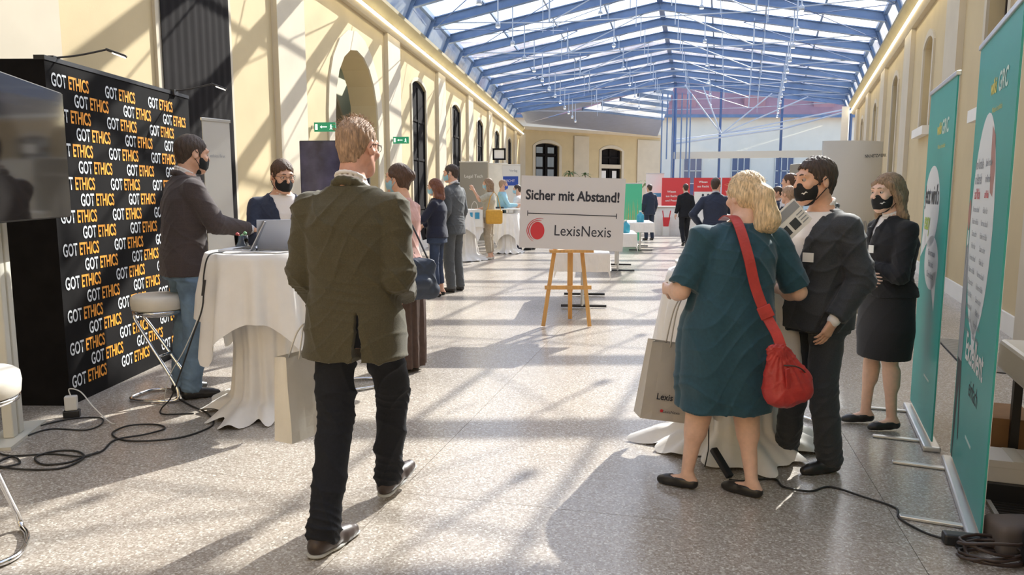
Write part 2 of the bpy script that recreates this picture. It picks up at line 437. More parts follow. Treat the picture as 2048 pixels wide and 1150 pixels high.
g = Geo(); g.prism([(14.6, 0), (17.4, 0), (17.4, 3.0), (14.6, 3.0)], WL, -1.42, -1.5); g.obj('dark_doorway', 'dark_door', vb)
g = Geo()
for z in (1.0, 2.0): g.prism([(14.6, z), (17.4, z), (17.4, z + .06), (14.6, z + .06)], WL, -1.38, -1.42)
g.obj('door_rail', 'dark_door', vb)

# right wall
RWIN = [(3.9, 4.9, 2.6, 4.3, 4.45), (8.95, 10.0, 2.6, 4.3, 4.45), (14.1, 15.1, 2.75, 4.3, 4.45), (19.0, 20.1, 0, 4.3, 4.48), (24.2, 25.2, 2.3, 4.2, 4.4), (29.3, 30.3, 0, 4.2, 4.4)]
wr_ = wall('wall_right', WR, -8, 34.5, TOP, .5, RWIN, 'plaster_yellow')
for c in (1.8, 6.9, 12.0, 17.1, 22.2, 27.3, 32.4):
    g = Geo(); g.prism([(c - .52, 0), (c + .52, 0), (c + .52, 5.1), (c - .52, 5.1)], WR, 0, .09); g.obj('pilaster', 'plaster_cream', wr_)
g = Geo(); g.prism([(-8, 0), (34.5, 0), (34.5, .22), (-8, .22)], WR, 0, .03); struct(g.obj('baseboard_right', 'plaster_white'))
for i, o in enumerate(RWIN):
    a, b, zb, zs, zc = o; surround(WR, o, wr_, w=.13)
    wn_ = struct(empty('window_%d' % (i + 1)))
    if zb > 0:
        g = Geo(); g.prism([(a - .15, zb - .16), (b + .15, zb - .16), (b + .15, zb), (a - .15, zb)], WR, .13, -.3); g.obj('window_sill', 'plaster_white', wn_)
    head = [(a, zb), (b, zb)] + arc_open(a, b, zs, zc)
    blind = i == 2
    g = Geo(); g.prism(head, WR, -.22, -.26); g.obj('pane', 'plaster_cream' if blind else 'dark_door', wn_)
    if not blind:
        g = Geo()
        for u in (a + .03, (a + b) / 2, b - .03): g.prism([(u - .025, zb), (u + .025, zb), (u + .025, zs), (u - .025, zs)], WR, -.17, -.22)
        z = zb + .35
        while z < zs: g.prism([(a, z - .015), (b, z - .015), (b, z + .015), (a, z + .015)], WR, -.18, -.22); z += .4
        g.obj('window_bars', 'leather_brown', wn_)

# far wall
FOPS = [(1.2, 3.15, 0, 4.46, 4.64), (6.9, 8.8, .9, 4.34, 4.5)]
wf_ = wall('wall_far', WF, -.3, LF + .2, 5.55, .5, FOPS, 'plaster_yellow')
for c0, c1 in ((-.1, .35), (4.4, 5.7), (10.3, LF)):
    g = Geo(); g.prism([(c0, 0), (c1, 0), (c1, 5.2), (c0, 5.2)], WF, 0, .08); g.obj('pilaster', 'plaster_cream', wf_)
for i, o in enumerate(FOPS):
    a, b, zb, zs, zc = o; surround(WF, o, wf_, w=.22)
    wn_ = struct(empty('window_%d' % (i + 7)))
    head = [(a, zb), (b, zb)] + arc_open(a, b, zs, zc)
    g = Geo(); g.prism(head, WF, -.24, -.28); g.obj('pane', 'dark_door', wn_)
    g = Geo(); mid = (a + b) / 2
    for u in (a + .07, mid, b - .07): g.prism([(u - .07, zb), (u + .07, zb), (u + .07, zs + .1), (u - .07, zs + .1)], WF, -.14, -.24)
    for z in (2.3, 3.9): g.prism([(a, z - .06), (b, z - .06), (b, z + .06), (a, z + .06)], WF, -.14, -.24)
    g.obj('window_frame', 'dark_door', wn_)
    if i == 0:
        for u in (a + .42, mid - .38, mid + .38, b - .42):
            for z0, z1 in ((.4, 2.15), (2.45, 3.0), (3.15, 3.78), (4.02, 4.4)):
                g = Geo(); g.prism([(u - .17, z0), (u + .17, z0), (u + .17, z1), (u - .17, z1)], WF, -.22, -.235); g.obj('pane', 'far_pane', wn_)
    else:
        g = Geo(); g.prism([(a, 3.15), (b, 3.15), (b, 3.42), (a, 3.42)], WF, -.02, -.1); g.obj('window_transom', 'plaster_cream', wn_)
        for u in (a + .45, b - .45):
            g = Geo(); g.prism([(u - .2, 2.5), (u + .2, 2.5), (u + .2, 3.0), (u - .2, 3.0)], WF, -.22, -.235); g.obj('pane', 'paper', wn_)
# back wall behind the camera
struct(Geo().box(-7, 1.2, -8.3, -8, 0, 7.2).obj('wall_back', 'plaster_yellow'))

# cornice with light strip, parapet
def run(W, d0, d1, prof, name, m):
    g = Geo(); n = len(prof); vs = []
    for d in (d0, d1):
        for off, z in prof: vs.append(W(d, z, off))
    g.add(vs, [tuple(range(n)), tuple(range(2 * n - 1, n - 1, -1))] + [(i, (i + 1) % n, n + (i + 1) % n, n + i) for i in range(n)])
    return struct(g.obj(name, m))
for k, (W, d1) in enumerate(((WL, 46.9), (WR, 34.4))):
    run(W, -8, d1, [(0, 5.02), (.10, 5.02), (.20, 5.10), (.20, 5.14), (0, 5.14)], 'trim_%d' % (k * 3 + 1), 'plaster_cream')
    run(W, -8, d1, [(.202, 5.09), (.235, 5.09), (.235, 5.135), (.202, 5.135)], 'light_strip', 'led')
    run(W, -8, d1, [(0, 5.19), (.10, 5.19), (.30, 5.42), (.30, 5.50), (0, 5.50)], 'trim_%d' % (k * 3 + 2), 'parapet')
run(WF, 0, LF, [(0, 5.4), (.12, 5.4), (.18, 5.6), (0, 5.6)], 'trim_7', 'plaster_cream')

# roof: ceiling > beams, purlins, panes
roof = struct(empty('ceiling'))
bd = Vector((c13, -s13, 0))
def eaveL(d): return Vector((XL(d) + .45, d, 5.90))
def ridge_from(p):   # from eave point p along bd to ridge line
    # ridge: x = -1.18 + TA*y
    t = (-1.24 + TA * p.y - p.x) / (bd.x - TA * bd.y); q = p + bd * t; q.z = 6.98; return q
def eave_right(q):
    t = (1.935 + TR * q.y - q.x) / (bd.x - TR * bd.y); e = q + bd * t; e.z = 5.90; return e
ribs = []
for k in range(-3, 18):
    L = eaveL(5.4 + 2.1 * k); q = ridge_from(L); e = eave_right(q); ribs.append((L, q, e))
L_end = None
def ibeam(a, b, w, h, parent, m='steel_blue'):
    g = Geo(); u = Vector((0, 0, 1))
    g.bar(a + u * h / 2, b + u * h / 2, w, .025); g.bar(a - u * h / 2, b - u * h / 2, w, .025); g.bar(a, b, .03, h)
    return g.obj('beam', m, parent)
up = Vector((0, 0, 1))
for (L, q, e) in ribs:
    ibeam(L, q, .15, .22, roof); ibeam(q, e, .15, .22, roof)
    for P_, W_ in ((L, -1), (e, 1)):   # foot post down to the parapet
        Geo().bar(P_ + up * .12, P_ + Vector((W_ * .26, 0, -.44)), .16, .12, (0, 1, 0)).obj('post', 'steel_blue', roof)
def lerp(a, b, t): return a + (b - a) * t
zg = up * .17
NP = 4
for i in range(len(ribs) - 1):
    A, B = ribs[i], ribs[i + 1]
    for s0, s1 in ((0, 1), (1, 2)):
        for j in range(NP):
            t0, t1 = j / NP, (j + 1) / NP
            cs = [lerp(A[s0], A[s1], t0), lerp(A[s0], A[s1], t1), lerp(B[s0], B[s1], t1), lerp(B[s0], B[s1], t0)]
            g = Geo(); g.add([c + zg for c in cs], [(0, 1, 2, 3)]); g.obj('pane', 'roof_glass', roof)
            if j: Geo().bar(cs[0] + up * .11, cs[3] + up * .11, .05, .07).obj('purlin', 'steel_light' if j == 2 else 'steel_blue', roof)
    for s, sg in ((0, -1), (2, 1)):   # eave purlin + slanting side pane
        Geo().bar(A[s] + up * .1, B[s] + up * .1, .10, .12).obj('purlin', 'steel_blue', roof)
        o1 = Vector((sg * .24, 0, -.44))
        g = Geo(); g.add([A[s] + up * .15, B[s] + up * .15, B[s] + o1, A[s] + o1], [(0, 1, 2, 3)]); g.obj('pane', 'side_glass', roof)
    Geo().bar(A[1] + up * .12, B[1] + up * .12, .16, .12).obj('ridge_beam', 'steel_dark', roof)
# trusses of tie rods under every beam and the struts that carry them
for i, (L, q, e) in enumerate(ribs):
    ml, mr_ = lerp(L, q, .55), lerp(q, e, .45)
    low_l = ml - up * .75; low_r = mr_ - up * .75; kc = q - up * 1.05
    g = Geo()
    if i % 2 == 0:
        for a, b in ((L, low_l), (low_l, q), (low_r, e), (low_r, q), (low_l, low_r)): g.tube([a, b], .016, 5)
        g.obj('tie_rod', 'steel_light', roof)
        g = Geo()
        for a, b in ((ml, low_l), (mr_, low_r)): g.tube([a, b], .024, 6)
        g.obj('strut', 'steel_light', roof)
    else:
        for a, b in ((L, lerp(L, q, .5) - up * .35), (lerp(L, q, .5) - up * .35, q)): g.tube([a, b], .012, 5)
        g.obj('tie_rod', 'steel_light', roof)
    g = Geo()
    for off in (-.28, .28):
        p = lerp(q, (L if off < 0 else e), .09); g.tube([p, p - up * .9], .014, 5)
    for u_, a_, b_ in ((.22, q, L), (.48, q, L), (.30, q, e), (.5, q, e)):
        p = lerp(a_, b_, u_); g.tube([p, p - up * (.55 if i % 2 else .95)], .010, 5)
    g.obj('hanger', 'steel_light', roof)
    if i + 2 < len(ribs) and i % 2 == 0:   # wind bracing
        g = Geo(); n2 = ribs[i + 2]
        for a, b in ((L, lerp(n2[0], n2[1], .6)), (lerp(L, q, .6), n2[0]), (e, lerp(n2[2], n2[1], .6)), (lerp(e, q, .6), n2[2])): g.tube([a - up * .16, b - up * .16], .012, 5)
        g.obj('bracing_rod', 'steel_dark', roof)
# hip end over the far wall and gable glazing
R_ = ribs[-1][1]; Lx = ribs[-1][0]; Ex = ribs[-1][2]
Ac = Vector((.9, 46.8, 5.75)); Bc = Vector((10.4, 54.2, 5.5))
g = Geo(); g.add([Lx + zg, R_ + zg, Ac], [(0, 1, 2)]); g.add([Ac, lerp(Ac, R_, .42), lerp(Bc, R_, .42), Bc], [(0, 1, 2, 3)]); g.obj('hip_panel', 'hip_metal', roof)
g = Geo(); g.add([lerp(Ac, R_, .42), R_ + zg, lerp(Bc, R_, .42)], [(0, 1, 2)]); g.obj('pane', 'roof_glass', roof)
for t in (.42, .55, .67, .78, .88):
    Geo().bar(lerp(Ac, R_, t), lerp(Bc, R_, t), .12, .20).obj('purlin', 'steel_light' if t == .5 else 'steel_blue', roof)
G0 = Vector((R_.x, R_.y, 0)); G1 = Vector((Ex.x + .35, Ex.y - .1, 0)); uG = (G1 - G0).normalized(); LG = (G1 - G0).length
gz = struct(empty('window_9'))
def GZ(t, z): p = G0 + uG * t; return Vector((p.x, p.y, z))
def gtop(t): return 6.98 - (6.98 - 5.90) * t / LG
ts = [0, LG * .27, LG * .62, LG]
for t in ts: Geo().bar(GZ(t, 0), GZ(t, gtop(t)), .09, .12, (0, 1, 0)).obj('post', 'steel_dark', gz)
Geo().bar(GZ(0, 3.42), GZ(LG, 3.42), .22, .34).obj('transom', 'cream_metal', gz)
for i in range(3):
    for z0, z1 in ((.05, 3.25), (3.6, None)):
        a, b = ts[i] + .06, ts[i + 1] - .06
        g = Geo(); g.add([GZ(a, z0), GZ(b, z0), GZ(b, z1 or gtop(b)), GZ(a, z1 or gtop(a))], [(0, 1, 2, 3)]); g.obj('pane', 'clear_glass', gz)
g = Geo()
k0 = GZ(LG * .27, 4.45)
for p in (GZ(.4, gtop(.4)), GZ(1.3, gtop(1.3)), GZ(LG * .55, gtop(LG * .55)), GZ(LG * .75, gtop(LG * .75)), GZ(0, 4.2), GZ(LG, 5.6), GZ(LG * .62, 4.8)): g.tube([k0 - nR * 0 + Vector((0, -.25, 0)), p + Vector((0, -.25, 0))], .035, 5)
g.tube([GZ(0, 4.0) + Vector((0, -.3, 0)), GZ(LG * .62, 4.65) + Vector((0, -.3, 0)), GZ(LG, 5.5) + Vector((0, -.3, 0))], .05, 6)
g.obj('tie_rod', 'steel_light', gz)
g = Geo()
for i in range(7): g.tube([G0 + Vector((-.75 + .24 * i, -.5 - .15 * (i % 3), 3.2 if i % 2 else 0)), G0 + Vector((-.75 + .24 * i, -.5 - .15 * (i % 3), 6.5))], .035, 6)
g.obj('hanger', 'steel_blue', gz)
# return wall right of the far wall, white end block on the right
struct(Geo().bar(Vector((Ex.x + .15, Ex.y, 2.7)), Vector((XR(34.5) - .4, 34.6, 2.7)), .3, 5.4).obj('wall_end', 'plaster_white'))
# pendant lamps: rods with small spots
lamp0 = empty('pendant_lamp', (0, 0, 0), 0, 'slim spot lamp on a long rod under the glass roof', 'lamp', 'pendant spot lamps on rods under the glass roof')
Geo().tube([(0, 0, .1), (0, 0, 1)], .018, 6).obj('rod', 'steel_light', lamp0)
Geo().lathe([(.02, .1), (.05, .08), (.06, -.02), (.0, -.02)], n=10).obj('lamp_head', 'steel_light', lamp0, True)
Geo().lathe([(0, -.025), (.045, -.025), (.045, -.03), (0, -.03)], n=10).obj('bulb', 'lamp_glow', lamp0)
used = False
for i in range(3, len(ribs)):
    L, q, e = ribs[i]
    for row, (p, ln) in enumerate(((lerp(L, q, .38), .95), (lerp(L, q, .78), .75), (lerp(q, e, .22), .75), (lerp(q, e, .62), .95))):
        if (i % 2) and p in (): continue
        if i % 2 and ln == .75: continue
        o = copy_tree(lamp0) if used else lamp0; used = True
        o.location = p - up * (ln + .1); o.scale = (1, 1, ln)
        rn = ('leftmost', 'second from left', 'third from left', 'rightmost')[row]; tag(o, 'slim spot lamp on a rod in the %s row under the glass roof' % rn, 'lamp', 'spot lamps of the %s row' % rn)

# outside: building seen through the gable glazing
bo = empty('building', (24, 66, 0), 0, 'pale plastered building with a dusky pink roof beyond the gable glazing', 'building')
Geo().box(-30, 16, 0, 10, -.3, 8.2).obj('wall', 'outside_wall', bo)
Geo().add([(-31, -.8, 8.1), (17, -.8, 8.1), (17, 6, 15.5), (-31, 6, 15.5), (17, 10.8, 8.1), (-31, 10.8, 8.1)], [(0, 1, 2, 3), (2, 4, 5, 3), (0, 3, 5), (1, 4, 2), (0, 5, 4, 1)]).obj('roof', 'outside_roof', bo)
Geo().box(-31, 17, -.9, -.75, 7.9, 8.15).obj('gutter', 'steel_blue', bo)
for x in (-12, -8.2, -4, -.2, 3.6, 7.4):
    f = Geo().box(x - .8, x + .8, -.05, .0, 1.2, 4.6).obj('window', 'window_blue', bo)
    g = Geo()
    for u in (-.8, -.27, .27, .8): g.box(x + u - .04, x + u + .04, -.1, -.05, 1.2, 4.6)
    for z in (1.2, 2.3, 3.4, 4.55): g.box(x - .8, x + .8, -.1, -.05, z - .04, z + .04)
    g.obj('window_frame', 'white_plastic', f)
for x in (-9, -3, 3):
    Geo().box(x - .9, x + .9, -.1, 1.2, 8.6, 9.9).obj('dormer', 'outside_roof', bo)

# ------------------------------------------------------------------ implicit surfaces: bodies and clothes
def smin(a, b, k):
    h = np.maximum(k - np.abs(a - b), 0) / k; return np.minimum(a, b) - h * h * k * .25
def npv(p): return np.array(p, dtype=np.float32)
class Sdf:
    def __init__(s, vox): s.v = vox; s.P = []
    def _add(s, lo, hi, fn, k, mode): s.P.append((npv(lo), npv(hi), fn, max(k, 1e-4), mode)); return s
    def cone(s, a, b, ra, rb=None, k=.02, mode='u', flat=None, fs=1.):
        a, b = npv(a), npv(b); rb = ra if rb is None else rb; ab = b - a; L2 = max(float(ab @ ab), 1e-8); R = max(ra, rb)
        n = None if flat is None else npv(flat) / np.linalg.norm(flat)
        def fn(x, y, z):
            px, py, pz = x - a[0], y - a[1], z - a[2]
            h = np.clip((px * ab[0] + py * ab[1] + pz * ab[2]) / L2, 0, 1)
            qx, qy, qz = px - ab[0] * h, py - ab[1] * h, pz - ab[2] * h
            d2 = qx * qx + qy * qy + qz * qz
            if n is not None:
                w = qx * n[0] + qy * n[1] + qz * n[2]; d2 = d2 + w * w * (1 / fs ** 2 - 1)
                return (np.sqrt(d2) - (ra + (rb - ra) * h)) * (fs ** .5)
            return np.sqrt(d2) - (ra + (rb - ra) * h)
        return s._add(np.minimum(a, b) - R, np.maximum(a, b) + R, fn, k, mode)
    def ell(s, c, r, k=.02, mode='u', rot=None):
        c, r = npv(c), npv(r); R = float(r.max()); Q = None if rot is None else np.array(rot.to_3x3() if hasattr(rot, 'to_3x3') else rot, dtype=np.float32)
        def fn(x, y, z):
            px, py, pz = x - c[0], y - c[1], z - c[2]
            if Q is not None: px, py, pz = (px * Q[0, 0] + py * Q[1, 0] + pz * Q[2, 0], px * Q[0, 1] + py * Q[1, 1] + pz * Q[2, 1], px * Q[0, 2] + py * Q[1, 2] + pz * Q[2, 2])
            k0 = np.sqrt((px / r[0]) ** 2 + (py / r[1]) ** 2 + (pz / r[2]) ** 2); k1 = np.sqrt((px / r[0] ** 2) ** 2 + (py / r[1] ** 2) ** 2 + (pz / r[2] ** 2) ** 2)
            return k0 * (k0 - 1) / np.maximum(k1, 1e-5)
        return s._add(c - R, c + R, fn, k, mode)
    def loft(s, st, k=.02, n=2.4, mode='u', wave=None):
        """stations (z, cx, cy, a, b, yaw); wave = (count, amplitude at the lowest station, phase)"""
        st = sorted([tuple(q) + (0,) * (6 - len(q)) for q in st]); A = npv(st); z0, z1 = A[0, 0], A[-1, 0]
        R = float(A[:, 3:5].max()) + (wave[1] if wave else 0)
        def fn(x, y, z):
            f = lambda i: np.interp(z, A[:, 0], A[:, i]).astype(np.float32)
            px, py, w = x - f(1), y - f(2), f(5); c, si = np.cos(w), np.sin(w); px, py = px * c + py * si, -px * si + py * c
            a, b = f(3), f(4)
            if wave:
                th = np.arctan2(py / b, px / a); m = 1 + wave[1] * np.clip((z1 - z) / (z1 - z0), 0, 1) / a * (np.sin(th * wave[0] + wave[2]) + .5 * np.sin(th * (wave[0] * 1.7) + 2 * wave[2])); a = a * m; b = b * m
            q = (np.abs(px / a) ** n + np.abs(py / b) ** n) ** (1 / n)
            d = (q - 1) * np.minimum(a, b) * .85
            return np.maximum(d, np.maximum(z - z1, z0 - z))
        cx, cy = A[:, 1], A[:, 2]
        return s._add((cx.min() - R, cy.min() - R, z0), (cx.max() + R, cy.max() + R, z1), fn, k, mode)
    def boxp(s, c, h, r=.01, rot=None, k=.01, mode='u'):
        c, h = npv(c), npv(h); R = float(np.linalg.norm(h)) + r; Q = None if rot is None else np.array(rot.to_3x3(), dtype=np.float32)
        def fn(x, y, z):
            px, py, pz = x - c[0], y - c[1], z - c[2]
            if Q is not None: px, py, pz = (px * Q[0, 0] + py * Q[1, 0] + pz * Q[2, 0], px * Q[0, 1] + py * Q[1, 1] + pz * Q[2, 1], px * Q[0, 2] + py * Q[1, 2] + pz * Q[2, 2])
            qx, qy, qz = np.abs(px) - h[0] + r, np.abs(py) - h[1] + r, np.abs(pz) - h[2] + r
            return np.sqrt(np.maximum(qx, 0) ** 2 + np.maximum(qy, 0) ** 2 + np.maximum(qz, 0) ** 2) + np.minimum(np.maximum(qx, np.maximum(qy, qz)), 0) - r
        return s._add(c - R, c + R, fn, k, mode)
    def cut(s, lo, hi, fn, k=.004): return s._add(lo, hi, fn, k, 's')      # removes where fn < 0
    def mesh(s, name, m, parent, fold=0., ff=1., seed=0, smooth=True, creases=()):
        h = s.v; un = [p for p in s.P if p[4] == 'u']
        lo = np.min([p[0] for p in un], 0) - 3 * h; hi = np.max([p[1] for p in un], 0) + 3 * h
        n = np.ceil((hi - lo) / h).astype(int) + 1
        ax = [(lo[i] + h * np.arange(n[i])).astype(np.float32) for i in range(3)]
        D = np.full(n, .3, np.float32)
        for l, u, fn, k, mode in s.P:
            pad = 2.5 * h + (k if mode != 's' else k)
            i0 = np.clip(np.floor((l - pad - lo) / h).astype(int), 0, n); i1 = np.clip(np.ceil((u + pad - lo) / h).astype(int) + 1, 0, n)
            if (i1 <= i0).any(): continue
            sl = tuple(slice(i0[i], i1[i]) for i in range(3))
            x, y, z = ax[0][sl[0]][:, None, None], ax[1][sl[1]][None, :, None], ax[2][sl[2]][None, None, :]
            d = fn(x, y, z)
            if mode == 'u': D[sl] = smin(D[sl], d, k)
            else: D[sl] = -smin(-D[sl], d, k)
        V, F = snets(D, lo, h)
        # one smoothing pass, then folds
        me = bpy.data.meshes.new(name); me.vertices.add(len(V)); me.vertices.foreach_set('co', V.ravel())
        me.loops.add(F.size); me.polygons.add(len(F)); me.loops.foreach_set('vertex_index', F.ravel())
        me.polygons.foreach_set('loop_start', np.arange(0, F.size, 4)); me.polygons.foreach_set('loop_total', np.full(len(F), 4)); me.update(calc_edges=True)
        if fold:
            N = np.zeros(len(V) * 3, np.float32); me.vertices.foreach_get('normal', N); N = N.reshape(-1, 3)
            x, y, z = V.T * ff; q = seed * 1.7
            wx = x + .05 * np.sin(9 * z + 3 * y + q); wz = z + .06 * np.sin(8 * x + 5 * y + q * 2) + .03 * np.sin(17 * x - 11 * y + q)
            f = np.sin(34 * wz + 12 * wx + q) * .6 + np.sin(61 * wz - 25 * x + 9 * y + 1.3 * q) * .4 + np.sin(19 * wx - 14 * y + 7 * z + q) * .5
            rd = 1 - np.abs(np.sin(15 * wz + 21 * wx + 9 * y + q)); rd2 = 1 - np.abs(np.sin(23 * wz - 17 * wx + 6 * y + 2 * q))
            f = f * .55 + rd ** 3 * 1.3 + rd2 ** 4 * 1.1 - .5
            mod = .45 + .55 * np.sin(7 * z + 5 * x + q) ** 2
            cr = np.zeros(len(V), np.float32)
            for c, dr, rr in creases:
                P_ = V - npv(c); t_ = P_ @ npv(dr); cr += np.exp(-(P_ ** 2).sum(1) / rr ** 2) * (1 - np.abs(np.sin(t_ * 75 + 9 * P_[:, 0] + 2 * np.sin(P_[:, 1] * 30)))) ** 2
            V = V + N * (f * mod * fold + cr * fold * 1.3)[:, None]; me.vertices.foreach_set('co', V.astype(np.float32).ravel()); me.update()
        return link_mesh(name, me, m, parent, smooth)
CO = np.array([(i, j, k) for i in (0, 1) for j in (0, 1) for k in (0, 1)])
ED = [(a, b) for a in range(8) for b in range(a + 1, 8) if abs(CO[a] - CO[b]).sum() == 1]
def snets(D, lo, h):
    S = (D < 0); n = np.array(D.shape)
    cnt = np.zeros(n - 1, np.uint8)
    for i, j, k in CO: cnt += S[i:n[0] - 1 + i, j:n[1] - 1 + j, k:n[2] - 1 + k]
    act = (cnt > 0) & (cnt < 8); idx = np.argwhere(act)
    vals = np.stack([D[idx[:, 0] + i, idx[:, 1] + j, idx[:, 2] + k] for i, j, k in CO], 1)
    acc = np.zeros((len(idx), 3), np.float32); c = np.zeros(len(idx), np.float32)
    for a, b in ED:
        va, vb = vals[:, a], vals[:, b]; cr = (va < 0) != (vb < 0); t = np.where(cr, va / np.where(cr, va - vb, 1), 0)
        acc += cr[:, None] * (CO[a] + (CO[b] - CO[a]) * t[:, None]); c += cr
    V = (lo + h * (idx + acc / c[:, None])).astype(np.float32)
    vid = np.full(n - 1, -1, np.int32); vid[act] = np.arange(len(idx))
    Fs = []
    for ax in range(3):
        o1, o2 = [(1, 2), (2, 0), (0, 1)][ax]
        s0 = [slice(1, -1)] * 3; s0[ax] = slice(0, -1); s1 = [slice(1, -1)] * 3; s1[ax] = slice(1, None)
        A, B = S[tuple(s0)], S[tuple(s1)]; e = np.argwhere(A != B)
        if len(e) == 0: continue
        flip = A[tuple(e.T)]; p = e + 1; p[:, ax] -= 1
        u = np.zeros(3, int); u[o1] = 1; w = np.zeros(3, int); w[o2] = 1
        q = [vid[tuple((p - u - w).T)], vid[tuple((p - w).T)], vid[tuple(p.T)], vid[tuple((p - u).T)]]
        f = np.stack(q, 1); f[~flip] = f[~flip][:, ::-1]; Fs.append(f)
    return V, np.concatenate(Fs).astype(np.int32)

def tipcut(c, n, r):
    def fn(x, y, z):
        px, py, pz = x - c[0], y - c[1], z - c[2]; a = px * n[0] + py * n[1] + pz * n[2]
        return np.maximum(-a, np.sqrt(np.maximum(px * px + py * py + pz * pz - a * a, 0)) - r)
    return fn
MALE = dict(tors=[(.80, .165, .115), (.93, .165, .115), (1.06, .150, .105), (1.2, .162, .112), (1.32, .170, .112), (1.39, .140, .095), (1.44, .095, .072), (1.50, .06, .055)], sh=.168)
FEM = dict(tors=[(.80, .175, .12), (.93, .17, .118), (1.06, .128, .095), (1.18, .136, .10), (1.28, .148, .115), (1.36, .130, .095), (1.42, .085, .065), (1.48, .052, .05)], sh=.145)
def V3(*a): return np.array(a, dtype=float)
class Fig:
    def __init__(s, label, loc, rz, H=1.75, vox=.008, sex='m', J=None, w=1., dep=1., hyaw=0, hpitch=0, htilt=0, skin='skin', group=None, curl=.5, hw=1., bust=0, name='person'):
        s.root = empty(name, loc, rad(rz), label, 'person', group); s.k = H / 1.75; s.v = vox; s.sex = sex; s.skin = skin; s.w = w; s.dep = dep; s.curl = curl; s.hw = hw
        B = MALE if sex == 'm' else FEM; S = B['sh'] * w; hx = .09 * (w + 1) / 2
        s.tors = B['tors']
        j = dict(head=(0, .03, 1.63), neck=(0, -.015, 1.47), shL=(-S, -.01, 1.375), shR=(S, -.01, 1.375), elL=(-S - .05, -.03, 1.12), elR=(S + .05, -.03, 1.12),
                 wrL=(-S - .05, .06, .88), wrR=(S + .05, .06, .88), hipL=(-hx, 0, .92), hipR=(hx, 0, .92), knL=(-hx - .01, .02, .50), knR=(hx + .01, .02, .50),
                 anL=(-hx - .02, -.03, .085), anR=(hx + .02, -.03, .085))
        j.update(J or {}); s.J = {a: V3(*b) * s.k for a, b in j.items() if len(b) == 3}
        s.foot = {'L': (j.get('ftL', (8, 0))), 'R': (j.get('ftR', (-8, 0)))}     # yaw (left positive), pitch (heel up)
        s.pn = {'L': V3(*j.get('pnL', (1, .2, 0, 0)[:3])), 'R': V3(*j.get('pnR', (-1, .2, 0, 0)[:3]))}
        s.hd = {'L': j.get('hdL', (0, 0, 0, 0))[:3], 'R': j.get('hdR', (0, 0, 0, 0))[:3]}
        s.Rh = Euler((rad(hpitch), rad(htilt), rad(hyaw))).to_matrix(); s.lean = j.get('lean', (0, 0))
        s.bust = bust
    def hp(s, x, y, z): q = s.Rh @ Vector((x, y, z)); return s.J['head'] + V3(*q) * s.k * s.hw
    def st(s, grow, zmin=None, zmax=None, extra=None, ga=1.):
        out = []; T = list(s.tors)
        if extra: T = extra + [t for t in T if t[0] > max(e[0] for e in extra)]
        for z, a, b in T:
            cy = s.lean[0] * max(0, z - .95); cx = s.lean[1] * max(0, z - .95)
            f = 1 if z > 1.44 else s.w
            out.append([z, cx, cy, a * f, b * (1 if z > 1.44 else s.dep)])
        if zmin is not None:
            A = np.array(sorted(out)); row = [zmin] + [float(np.interp(zmin, A[:, 0], A[:, i])) for i in range(1, 5)]; out = [r for r in out if r[0] > zmin] + [row]
        if zmax is not None:
            A = np.array(sorted(out)); row = [zmax] + [float(np.interp(zmax, A[:, 0], A[:, i])) for i in range(1, 5)]; out = [r for r in out if r[0] < zmax] + [row]
        return [(r[0] * s.k, r[1] * s.k, r[2] * s.k, r[3] * s.k * ga + grow, r[4] * s.k + grow) for r in out]
    def hand(s, d, side):
        k = s.k * (1 if s.sex == 'm' else .9); J = s.J; wr, el = J['wr' + side], J['el' + side]
        f = wr - el; f /= np.linalg.norm(f); h = V3(*s.hd[side])
        if np.linalg.norm(h) > 0: f = h / np.linalg.norm(h)
        n = s.pn[side]; n = n - f * (n @ f); n /= np.linalg.norm(n); t = np.cross(f, n) * (1 if side == 'L' else -1)   # t: towards the thumb
        if side == 'L': t = -t if False else t
        c = s.curl; mr = max(.0082 * k, s.v * .95)
        d.cone(el + (wr - el) * .9, wr + f * .02 * k, .026 * k, .024 * k, k=.015)
        for i, (o, ln, kl) in enumerate(((.030, .072, .088), (.010, .080, .092), (-.010, .075, .088), (-.029, .058, .080))):
            kn = wr + f * kl * k + t * o * k
            d.cone(wr + f * .015 * k + t * o * .6 * k, kn, .0145 * k, .0115 * k, k=.012)
            p = kn; a = c * (.5 + .08 * i)
            for q, (fr, r) in enumerate(((.45, 1.), (.32, .92), (.25, .85))):
                dr = f * math.cos(a) + n * math.sin(a) + t * o * .6 * (1 - q * .2) / .03 * .12
                dr /= np.linalg.norm(dr); p2 = p + dr * ln * fr * k; d.cone(p, p2, mr * r, mr * r * .94, k=.0035); p = p2; a += c * .75
        b = wr + f * .02 * k + t * .022 * k; d1 = f * .55 + t * .75 + n * .35; d1 /= np.linalg.norm(d1)
        m1 = b + d1 * .045 * k; d2 = f * .85 + t * .25 + n * (.2 + c * .4); d2 /= np.linalg.norm(d2); m2 = m1 + d2 * .032 * k
        d.cone(b, m1, .015 * k, mr * 1.15, k=.010); d.cone(m1, m2, mr * 1.15, mr, k=.003); d.cone(m2, m2 + (d2 * .9 + n * .2) * .024 * k, mr, mr * .9, k=.003)
    def head(s, d):
        k = s.k * s.hw; p = s.hp; R = s.Rh
        E = lambda c, r, kk=.02, mode='u', rot=None: d.ell(p(*c), V3(*r) * k, kk * k, mode, (R @ rot) if rot else R)
        C = lambda a, b, ra, rb, kk=.015, **q: d.cone(p(*a), p(*b), ra * k, rb * k, kk * k, **q)
        E((0, -.015, .035), (.074, .094, .083)); E((0, .030, -.02), (.060, .064, .083), .03)
        E((0, .050, -.078), (.036, .040, .032), .03)
        for x in (-1, 1): C((x * .050, -.005, -.05), (x * .024, .062, -.095), .020, .016, .03)
        C((0, .075, -.098), (0, .07, -.10), .020, .020, .02)
